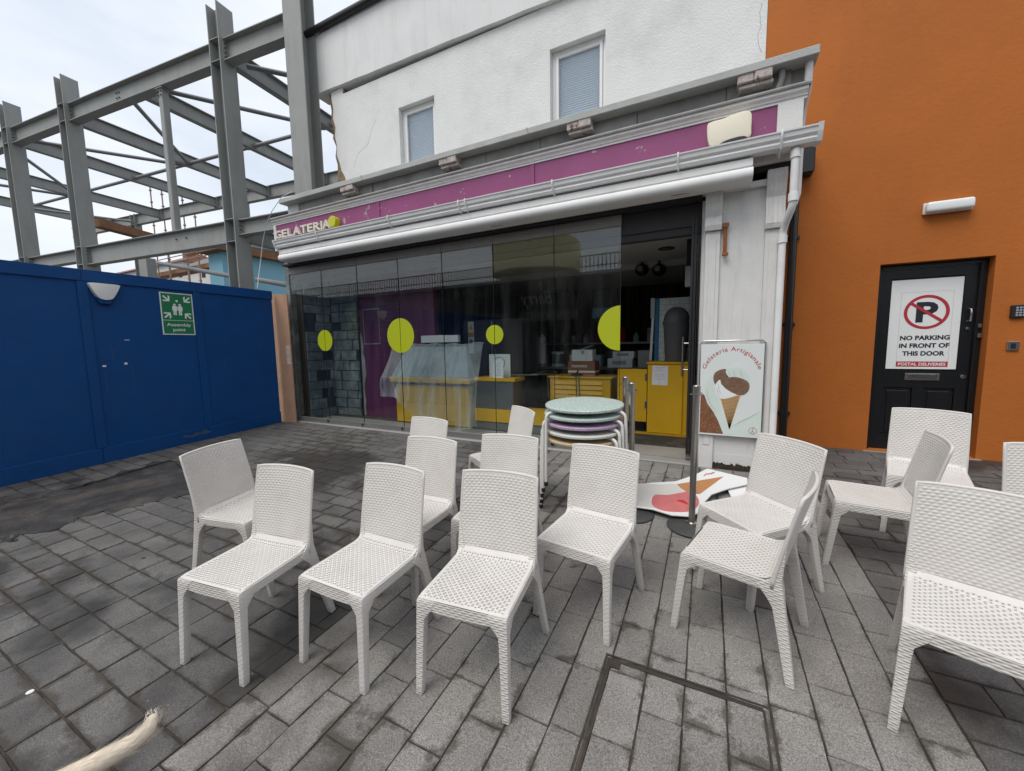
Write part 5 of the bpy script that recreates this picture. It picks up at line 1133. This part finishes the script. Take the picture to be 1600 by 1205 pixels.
# ================================================================== building across the square (behind the camera, mirrored in the glass)
op = thing('opposite_building', 'dark long building with roof railing across the square, mirrored in the shop glass', 'building', (-5, -12, -.5))
OY = -12
q = MB(); q.box(-34, 26, OY-8, OY, -.7, 5.25); q.build('wall', 'opp_wall', op)
q = MB(); q.box(-34.2, 26.2, OY-.2, OY+.35, 5.251, 5.45); q.build('parapet', 'opp_trim', op)
q = MB()
for z in (5.75, 6.30): q.obox((-34, OY+.2, z), (26, OY+.2, z), .05, .05)
x = -34
while x < 26: q.box(x-.02, x+.02, OY+.18, OY+.22, 5.451, 6.28); x += .22
q.build('railing', 'opp_trim', op)
for k in range(13):
    x0 = -32+k*4.4; q = MB(); q.box(x0, x0+3.4, OY+.001, OY+.03, -.4, 2.9); wn = q.build('shop_window', 'black_gloss', op)
    q = MB(); q.box(x0-.1, x0+3.5, OY+.002, OY+.2, 2.95, 3.5); q.build('sign_band', 'opp_trim' if k % 3 else 'house_blue', op)
can = MB(); can.lathe([(2.45, 0), (2.5, .05), (2.5, 1.6), (2.4, 1.75), (.5, 1.95)], (-8.9, OY+.4, 5.5), 40); can.build('round_turret', 'canopy_yellow', op, smooth=True)
F = frame((-8.9, OY+.42, 3.6), (-1,0,0), (0,0,1), (0,1,0))
text('script_lettering', 'Butler', F, (-1.6, 1.05, .2, 1.75), .02, 'house_white', op, shear=.35)
text('script_lettering', 'Barry', F, (-1.0, .05, 1.0, 1.0), .02, 'house_white', op, shear=.35)

# ================================================================== white woven chairs
def seat_surf(u, v):
    x = u*(.204-.004*v); y = -.198+v*.380
    z = .433-.010*(1-u*u)*sin(pi*min(1, v))-.006*max(0, 1-v/.08)**2+.03*max(0, (v-.86)/.14)**2
    return Vector((x, y, z))
def back_surf(u, v):
    x = u*(.206-.006*v); y = .170+.086*v**1.15+.024*(1-u*u)*(.35+.65*v); z = .405+.424*v+.006*(1-u*u)*v
    return Vector((x, y, z))
def make_chair():
    root = thing('woven_chair', 'x', 'chair', local=True, group='white woven chairs on the paving')
    # seat: open lattice of moulded strands
    q = MB(); n = 25; mu, mv = .92, (.03, .955)
    def P(a, b, dz=0): 
        p = seat_surf(-mu+2*mu*a, mv[0]+(mv[1]-mv[0])*b); return (p.x, p.y, p.z+dz)
    for j in range(n):
        for i in range(n):
            o_ = .0016 if (i+j) % 2 else -.0016; hx, hy = (.235, .215)
            c = [P(i/n, j/n), P((i+1)/n, j/n), P((i+1)/n, (j+1)/n), P(i/n, (j+1)/n)]
            m_ = [(i+.5-hx)/n, (i+.5+hx)/n, (j+.5-hy)/n, (j+.5+hy)/n]
            d = [P(m_[0], m_[2], o_), P(m_[1], m_[2], o_), P(m_[1], m_[3], o_), P(m_[0], m_[3], o_)]
            e = [(a[0], a[1], a[2]-.011) for a in d]
            q.add(c+d+e, [(0,1,5,4),(1,2,6,5),(2,3,7,6),(3,0,4,7),(4,5,9,8),(5,6,10,9),(6,7,11,10),(7,4,8,11)])
    # solid border of the seat
    def bd(u0, u1, v0, v1, nu, nv): q.grid(lambda a, b: tuple(seat_surf(u0+(u1-u0)*a, v0+(v1-v0)*b)), nu, nv)
    bd(-1, -mu, 0, 1, 1, 14); bd(mu, 1, 0, 1, 1, 14); bd(-mu, mu, 0, mv[0], 12, 1); bd(-mu, mu, mv[1], 1.0, 12, 1)
    o = q.build('seat', 'resin', root); 
    # rails under the seat edge
    for nm in ('front', 'left', 'right', 'rear'):
        q = MB(); t = .014
        if nm == 'front': q.grid(lambda a, b: tuple(Vector((-.204+.408*a, -.202-.004*sin(pi*a)-.004*(1-b), .388-.010*sin(pi*a)*(1-b)+b*(.046-.010*sin(0))-(.004 if b > .99 else 0)))), 16, 3); q.grid(lambda a, b: (-.19+.38*a, -.186, .386-.010*sin(pi*a)*(1-b)+b*.04), 16, 1, True); q.grid(lambda a, b: (-.19+.38*a, -.206+b*.02-.004*sin(pi*a)*(1-b), .388-.010*sin(pi*a)), 16, 1, True)
        elif nm == 'rear': q.box(-.19, .19, .182, .190, .384, .412)
        else:
            s = -1 if nm == 'left' else 1; q.box(s*.192, s*.207, -.195, .175, .384, .430)
        q.build('rail', 'resin_weave', root, smooth=True, bevel=.003 if nm not in ('front',) else 0)
    # backrest: basket weave in relief, front and back, with a rolled rim
    q = MB(); rows = 32; per = 16
    def weave(u, v, front):
        p = back_surf(u, v); r = v*rows; ri = int(min(r, rows-1e-6)); fr = r-ri
        lat = (u*.5+.5)*per+(.5 if ri % 2 else 0)
        h = .0037*(sin(pi*fr)**.8)*(.06+.94*(.5+.5*cos(2*pi*lat))**.75)
        edge = min(1, (1-abs(u))/.06, (1-v)/.04, v/.02+.2); h *= max(0, edge)
        p.y += -h if front else .013+h; return tuple(p)
    NU, NV = per*6, rows*4
    q.grid(lambda a, b: weave(-1+2*a, b, True), NU, NV); q.grid(lambda a, b: weave(-1+2*a, b, False), NU, NV, True)
    rim = [back_surf(-1, v/12) for v in range(13)]+[back_surf(-1+2*k/12, 1) for k in range(1, 12)]+[back_surf(1, 1-v/12) for v in range(13)]
    rim = [p+Vector((0, .0065, 0)) for p in rim]; q.tube(rim, .0085, 8)
    link(q.mesh('backrest', smooth='all', fixn=False), 'backrest', 'resin', root)
    # legs
    def leg(levels, nm='leg'):
        q = MB(); rings = []
        for (z, xo, xi, y0, y1) in levels: rings.append([(xi, y0, z), (xo, y0, z), (xo, y1, z), (xi, y1, z)])
        vs = sum(rings, []); k = len(rings); fs = [(0,3,2,1), tuple(4*(k-1)+i for i in range(4))]
        for i in range(k-1):
            for j in range(4): fs.append((4*i+j, 4*i+(j+1) % 4, 4*i+4+(j+1) % 4, 4*i+4+j))
        q.add(vs, fs); q.build(nm, 'resin_weave', root, bevel=.0045, segs=2, smooth=True)
    for s in (-1, 1):
        lv = []
        for k in range(11):
            t = k/10; z = t*.432; xo = .217-.009*t; yo = -.248+.041*t; w = .031+.010*t; f_ = 0
            if z > .33: f_ = .045*(1-math.sqrt(max(0, 1-((z-.33)/.06)**2))) if z < .39 else .045
            if z > .425: z = .425
            lv.append((z, s*xo, s*(xo-w-f_), yo, yo+w+f_))
        leg(lv)
        lv = []
        for k in range(12):
            t = k/11; z = t*.445; xo = .241-.033*t**.8; y1 = .283-.072*t; w = .033+.020*t; f_ = 0
            if z > .31: f_ = .05*min(1, (1-math.sqrt(max(0, 1-min(1, (z-.31)/.07)**2))))
            if z > .40: f_ = max(0, f_-(z-.40)*.8)
            lv.append((z, s*xo, s*(xo-.028-.006*t-f_*.3), max(y1-w-f_, .168 if z > .405 else -9), y1))
        for k in range(1, 8):
            t = k/7; z = .445+.21*t; e = back_surf(1, (z-.405)/.424); lv.append((z, s*(.2082-.002*t), s*(.2082-.002*t-.030*(1-t)**1.6-.006), e.y-.004*(1-t), e.y+.013+.023*(1-t)**1.3))
        leg(lv)
    return root
chair0 = make_chair()
CH = [
 (-2.067, 1.113, .127, 'white woven chair at the left front, its front legs on the dark paving'),
 (-1.506, 1.340, .007, 'white woven chair second from left in the front row'),
 (-.900, 1.464, .102, 'white woven chair at the middle of the front row, left of the inspection cover'),
 (-.570, 2.058, -.136, 'white woven chair directly in front of the stacked round tables'),
 (-1.173, 2.108, .077, 'white woven chair whose back shows behind the middle front-row chair'),
 (-1.669, 1.871, .003, 'white woven chair whose back shows just behind the second front-row chair'),
 (-2.111, 2.370, -.106, 'white woven chair behind two others, mostly hidden, in front of the polythene-covered display'),
 (-1.650, 3.029, -.621, 'farthest white woven chair, turned sideways left of the stacked tables'),
 (-2.752, 1.506, 1.749, 'leftmost white woven chair, facing right with its back to the blue hoarding'),
 (.269, 2.651, -.797, 'white woven chair turned left under the ice-cream poster'),
 (.164, 2.183, -1.854, 'white woven chair seen side-on, right of the inspection cover, facing left'),
 (1.436, 3.807, -.293, 'white woven chair in front of the black door'),
 (.954, 3.169, -1.667, 'white woven chair facing left in front of the chair at the black door'),
 (.936, 1.992, -.337, 'large nearest white woven chair at the right edge, its seat towards the camera'),
]
p = gnd(1568, 694, .829); CH.append((p.x+.2, p.y-.256+.036, -.05, 'white woven chair cut off by the right edge of the picture'))
for i, (x, y, a, lab) in enumerate(CH):
    c = chair0 if i == 0 else copy_tree(chair0)
    c.matrix_world = Matrix.Translation((x, y, gz(y))) @ Matrix.Rotation(TILT, 4, 'X') @ Matrix.Rotation(a, 4, 'Z'); c['label'] = lab

# ================================================================== nested round tables
def make_table():
    root = thing('round_table', 'x', 'table', local=True, group='nested round cafe tables'); Z = .655
    q = MB(); q.lathe([(.001, Z-.028), (.30, Z-.028), (.318, Z-.026), (.324, Z-.020), (.325, Z-.006), (.320, Z-.001), (.31, Z), (.001, Z)], n=64, cap=False); q.build('top', 'top_mint', root, smooth=True)
    q = MB(); q.lathe([(.18, Z-.040), (.20, Z-.040), (.20, Z-.029), (.18, Z-.029)], n=32, cap=False); q.build('under_ring', 'white_tube', root)
    for k in range(3):
        a = radians(212+120*k); d = Vector((cos(a), sin(a), 0)); pth = [d*.19+Vector((0,0,Z-.042)), d*.315+Vector((0,0,Z-.045))]
        for t in range(1, 7):
            b = t/6*radians(84); pth.append(d*(.315+.045*sin(b))+Vector((0,0,Z-.045-.045*(1-cos(b)))))
        pth.append(d*.375+Vector((0,0,.03))); q = MB(); q.tube(pth, .0125, 12); lg = q.build('leg', 'white_tube', root, smooth=True)
        q = MB(); e = d*.375; q.tube([e+Vector((0,0,.001)), e+Vector((-.001*d.x,-.001*d.y,.035))], .016, 12); q.build('foot_cap', 'black_plastic', lg)
    return root
t0 = make_table(); TC = (-.925, 3.21)
for i, (m_, lab) in enumerate((('top_beige', 'round cafe table with beige top, lowest of the nested stack'), ('top_pale', 'round cafe table with pale cream top, second from bottom of the nested stack'), ('top_lilac', 'round cafe table with lilac top, middle of the nested stack'), ('top_mint', 'round cafe table with mint top, just under the topmost table'), ('top_mint', 'round cafe table with speckled mint top, topmost of the nested stack'))):
    t = t0 if i == 0 else copy_tree(t0)
    t.matrix_world = Matrix.Translation((TC[0]+(.004*sin(i*2)), TC[1]+.004*cos(i*3), gz(TC[1])+i*.066)) @ Matrix.Rotation(TILT, 4, 'X') @ Matrix.Rotation(radians(6.2*i-8), 4, 'Z'); t['label'] = lab
    tp_ = [c for c in t.children if c.name.startswith('top')][0]; tp_.data = tp_.data.copy(); tp_.data.materials.clear(); tp_.data.materials.append(MATS[m_])

# ================================================================== queue-barrier posts
def make_post():
    root = thing('barrier_post', 'x', 'barrier post', local=True, group='stainless barrier posts')
    q = MB(); q.lathe([(.001, 0), (.175, 0), (.178, .010), (.165, .020), (.06, .030), (.034, .034)], n=48, cap=False); q.build('base', 'cast_base', root, smooth=True)
    q = MB(); q.lathe([(.0235, .03), (.0235, 1.04)], n=28); q.build('pole', 'stainless', root, smooth=True)
    q = MB(); q.lathe([(.04, .03), (.04, .045), (.026, .05)], n=28); q.build('collar', 'stainless', root, smooth=True)
    q = MB(); q.lathe([(.0265, 1.0405), (.0265, 1.095), (.022, 1.10), (.001, 1.101)], n=28, cap=False); q.build('cap', 'stainless', root, smooth=True)
    q = MB(); q.lathe([(.028, 1.030), (.046, 1.031), (.046, 1.038), (.028, 1.039)], n=28, cap=False); q.build('hook_ring', 'stainless', root, smooth=True)
    return root
b0 = make_post()
for i, (x, y, lab) in enumerate(((-.075, 3.18, 'stainless barrier post in front of the ice-cream poster'), (-.53, 3.24, 'stainless barrier post right beside the stacked tables, nearer of the two'), (-.655, 3.60, 'stainless barrier post directly behind the stacked tables, farther of the two'))):
    t = b0 if i == 0 else copy_tree(b0); t.matrix_world = Matrix.Translation((x, y, gz(y))) @ Matrix.Rotation(TILT*.4, 4, 'X') @ Matrix.Rotation(i*.7, 4, 'Z') @ Matrix.Rotation((.006, -.01, 0)[i], 4, 'Y'); t['label'] = lab

# ================================================================== fallen cone-shaped advertising board
ad = thing('fallen_cone_board', 'ice-cream-cone shaped printed board lying flat among the barrier posts', 'advertising board', (-.1, 3.6, gz(3.6)))
DZ = .062
def gp_(x, y): 
    p = gnd(x, y, DZ); return (p.x, p.y)
FG = lambda u, v, n=0: Vector((u, v, SL*v+DZ+n))
outl = [(993, 757), (1018, 754), (1055, 752), (1085, 742), (1105, 732), (1168, 747), (1168, 756), (1140, 762), (1112, 772), (1101, 784), (1098, 798), (1078, 806), (1050, 804), (1020, 795), (985, 790), (955, 785), (945, 770), (965, 760)]
P = [gp_(*p) for p in outl]; q = MB(); q.prism(P, FG, -.014, 0); q.build('board', 'sign_white', ad, bevel=.003)
def zz(a): return [(960+x/6.667, 680+y/6.667) for x, y in a]
def lay_(nm, pts, m, d, sm=True):
    P = [gp_(*p) for p in zz(pts)]; P = spline(P, 5) if sm else P; q = MB(); q.prism(P, FG, .0001, d); return q.build(nm, m, ad)
lay_('vanilla_swirl', [(0, 560), (120, 525), (300, 505), (480, 515), (640, 510), (700, 560), (780, 565), (760, 590), (640, 625), (420, 625), (380, 700), (450, 760), (240, 740), (60, 720), (-60, 660)], 'swirl_print', .0010)
lay_('cone', [(650, 512), (1138, 432), (895, 612), (800, 620), (690, 552)], 'cone_print', .0015, False)
lay_('pink_scoop', [(415, 628), (560, 625), (700, 600), (790, 585), (860, 640), (880, 720), (800, 790), (640, 802), (480, 780), (390, 720)], 'pink_print', .0020)
lay_('scoop_shade_print', [(645, 680), (720, 680), (770, 725), (700, 705)], 'red_print', .0024)
q = MB(); rr = random.Random(6)      # tiny red maker's mark, illegible in the photograph
for k in range(9):
    a = gp_(*zz([(930+k*13, 425-k*3+rr.uniform(-8, 8))])[0]); b = gp_(*zz([(945+k*13, 405-k*3+rr.uniform(-8, 8))])[0]); q.obox(FG(a[0], a[1], .0012), FG(b[0], b[1], .0012), .006, .0006)
q.build('maker_mark', 'red_print', ad)
lv = MB(); P = [gnd(*p, .028) for p in ((1135, 761), (1162, 755), (1170, 757), (1170, 778), (1143, 778))]; lv.prism([(p.x, p.y) for p in P], lambda u, v, n=0: Vector((u, v, SL*v+.02+n)), 0, .012)
lv.build('white_card', 'paper', label='white card lying on the paving under the fallen cone board', cat='card', bevel=.001)

# ================================================================== cream dog passing at the lower left, only its tail in the picture
def skin(name, verts, edges, radii, root_i, m, parent, sub=2):
    me = bpy.data.meshes.new(name); me.from_pydata(verts, edges, []); o = bpy.data.objects.new(name, me); COL.objects.link(o)
    o.modifiers.new('s', 'SKIN'); 
    for i, r in enumerate(radii):
        sv = me.skin_vertices[0].data[i]; sv.radius = r if isinstance(r, tuple) else (r, r); sv.use_root = (i == root_i)
    sb = o.modifiers.new('d', 'SUBSURF'); sb.levels = sub; sb.render_levels = sub
    bpy.context.view_layer.update(); ev = o.evaluated_get(bpy.context.evaluated_depsgraph_get()); m2 = bpy.data.meshes.new_from_object(ev)
    bpy.data.objects.remove(o); m2.polygons.foreach_set('use_smooth', [True]*len(m2.polygons)); return link(m2, name, m, parent)
tail_px = [(40, 1250, .44), (86, 1226, .445), (127, 1205, .45), (166, 1184, .455), (208, 1161, .46), (234, 1138, .47), (241, 1116, .48)]
def atZ(x, y, Z): d = ray(x, y); return O+d*((Z-CAM_H)/d.z)
T = [atZ(*t) for t in tail_px]
dr = (T[0]-T[3]); dr.z = 0; dr = dr.normalized(); base = T[0]+dr*.10+Vector((0,0,-.01)); side = Vector((-dr.y, dr.x, 0)); gz0 = gz(base.y)
dog = thing('cream_dog', 'cream short-haired dog at the lower left, only its raised tail in view', 'dog', (base.x+dr.x*.3, base.y+dr.y*.3, gz0))
def D(f, s, z): v = base+dr*f+side*s; return (v.x, v.y, gz0+z)
V = []; E_ = []; Rr = []
def add(p, r, par=None):
    V.append(tuple(p)); Rr.append(r)
    if par is not None: E_.append((par, len(V)-1))
    return len(V)-1
hip = add(D(.06, 0, .43), .105); mid = add(D(.28, 0, .42), .10, hip); ch_ = add(D(.50, 0, .40), .125, mid); nk = add(D(.64, 0, .50), .08, ch_); hd = add(D(.74, 0, .60), .078, nk); sn = add(D(.84, 0, .575), .048, hd); ns = add(D(.91, 0, .565), .032, sn)
for s in (-1, 1):
    a = add(D(.58, s*.085, .30), .05, ch_); b = add(D(.56, s*.085, .19), .032, a); c = add(D(.57, s*.085, .06), .024, b); add(D(.60, s*.085, .022), .024, c)
    a = add(D(.08, s*.09, .30), .065, hip); b = add(D(.11, s*.09, .22), .042, a); c = add(D(-.01, s*.09, .14), .026, b); d = add(D(.01, s*.09, .05), .022, c); add(D(.045, s*.09, .02), .024, d)
    e = add(D(.73, s*.06, .66), .026, hd); add(D(.72, s*.095, .60), .018, e)
prev = hip
for i, t in enumerate(T): prev = add(t, (.031, .030, .028, .027, .024, .020, .012)[i], prev)
body = skin('body', V, E_, Rr, 0, 'fur', dog)
q = MB(); rr = random.Random(11); fs = []
for i in range(1500):      # guard hairs along the tail
    k = rr.uniform(0, len(T)-1.02); a = T[int(k)].lerp(T[int(k)+1], k-int(k)); tg = (T[int(k)+1]-T[int(k)]).normalized()
    r = [.031, .030, .028, .027, .024, .020, .012][int(k)]*.93; n1 = tg.cross(Vector((0,0,1))).normalized(); n2 = tg.cross(n1); th = rr.uniform(0, 2*pi); nn_ = n1*cos(th)+n2*sin(th)
    p = a+nn_*r; l_ = rr.uniform(.010, .024)*(1.5 if nn_.z < -.2 else 1)*(.5 if k > len(T)-2 else 1); e = p+tg*l_+nn_*l_*rr.uniform(.15, .5); s_ = tg.cross(nn_)*.0006
    q.add([p-s_, p+s_, e], [(0,1,2)])
link(q.mesh('tail_hair', fixn=False), 'tail_hair', 'fur_light', dog)
for s in (-1, 1):
    q = MB(); c = Vector(D(.80, s*.052, .62)); q.lathe([(.001, -.010), (.008, -.006), (.010, 0), (.008, .006), (.001, .010)], c, 10, cap=False); q.build('eye', 'nose', dog, smooth=True)
q = MB(); c = Vector(D(.935, 0, .575)); q.lathe([(.001, -.014), (.014, -.008), (.018, 0), (.012, .010), (.001, .013)], c, 12, cap=False); q.build('nose', 'nose', dog, smooth=True)

# ================================================================== litter on the paving
rr = random.Random(17); lit = []
for i, (x, y, c, lab) in enumerate(((112/2.386, 700+911/2.386, 'paper', 'small white flattened disc of litter on the dark paving, lower left'), (535/2.386, 700+412/2.386, 'iron', 'small brown scrap in a paving joint left of the chairs'))):
    p = gnd(x, y); q = MB(); q.lathe([(.001, .003), (.012, .004), (.014, .002), (.012, .0005)], (p.x, p.y, p.z), 14, cap=False); q.build('litter_scrap', c, label=lab, cat='litter')
q = MB()
for i in range(90):
    x = rr.uniform(-4.5, 1.2); y = rr.uniform(.3, 4.4); a = rr.uniform(0, 6.28); l_ = rr.uniform(.004, .011); z = gz(y)+.0045
    if i < 25: x = rr.uniform(-2.6, -1.7); y = rr.uniform(.45, 1.2)
    q.add([(x, y, z), (x+l_*cos(a), y+l_*sin(a), z+.001), (x+l_*.6*cos(a+1), y+l_*.6*sin(a+1), z+.002)], [(0,1,2)])
link(q.mesh('leaf_litter', fixn=False), 'leaf_litter', 'leaf_litter', kind='stuff', label='tiny dry leaf scraps scattered over the paving', cat='litter')
for o in list(bpy.data.objects):
    if o.get('_local') is not None: del o['_local']
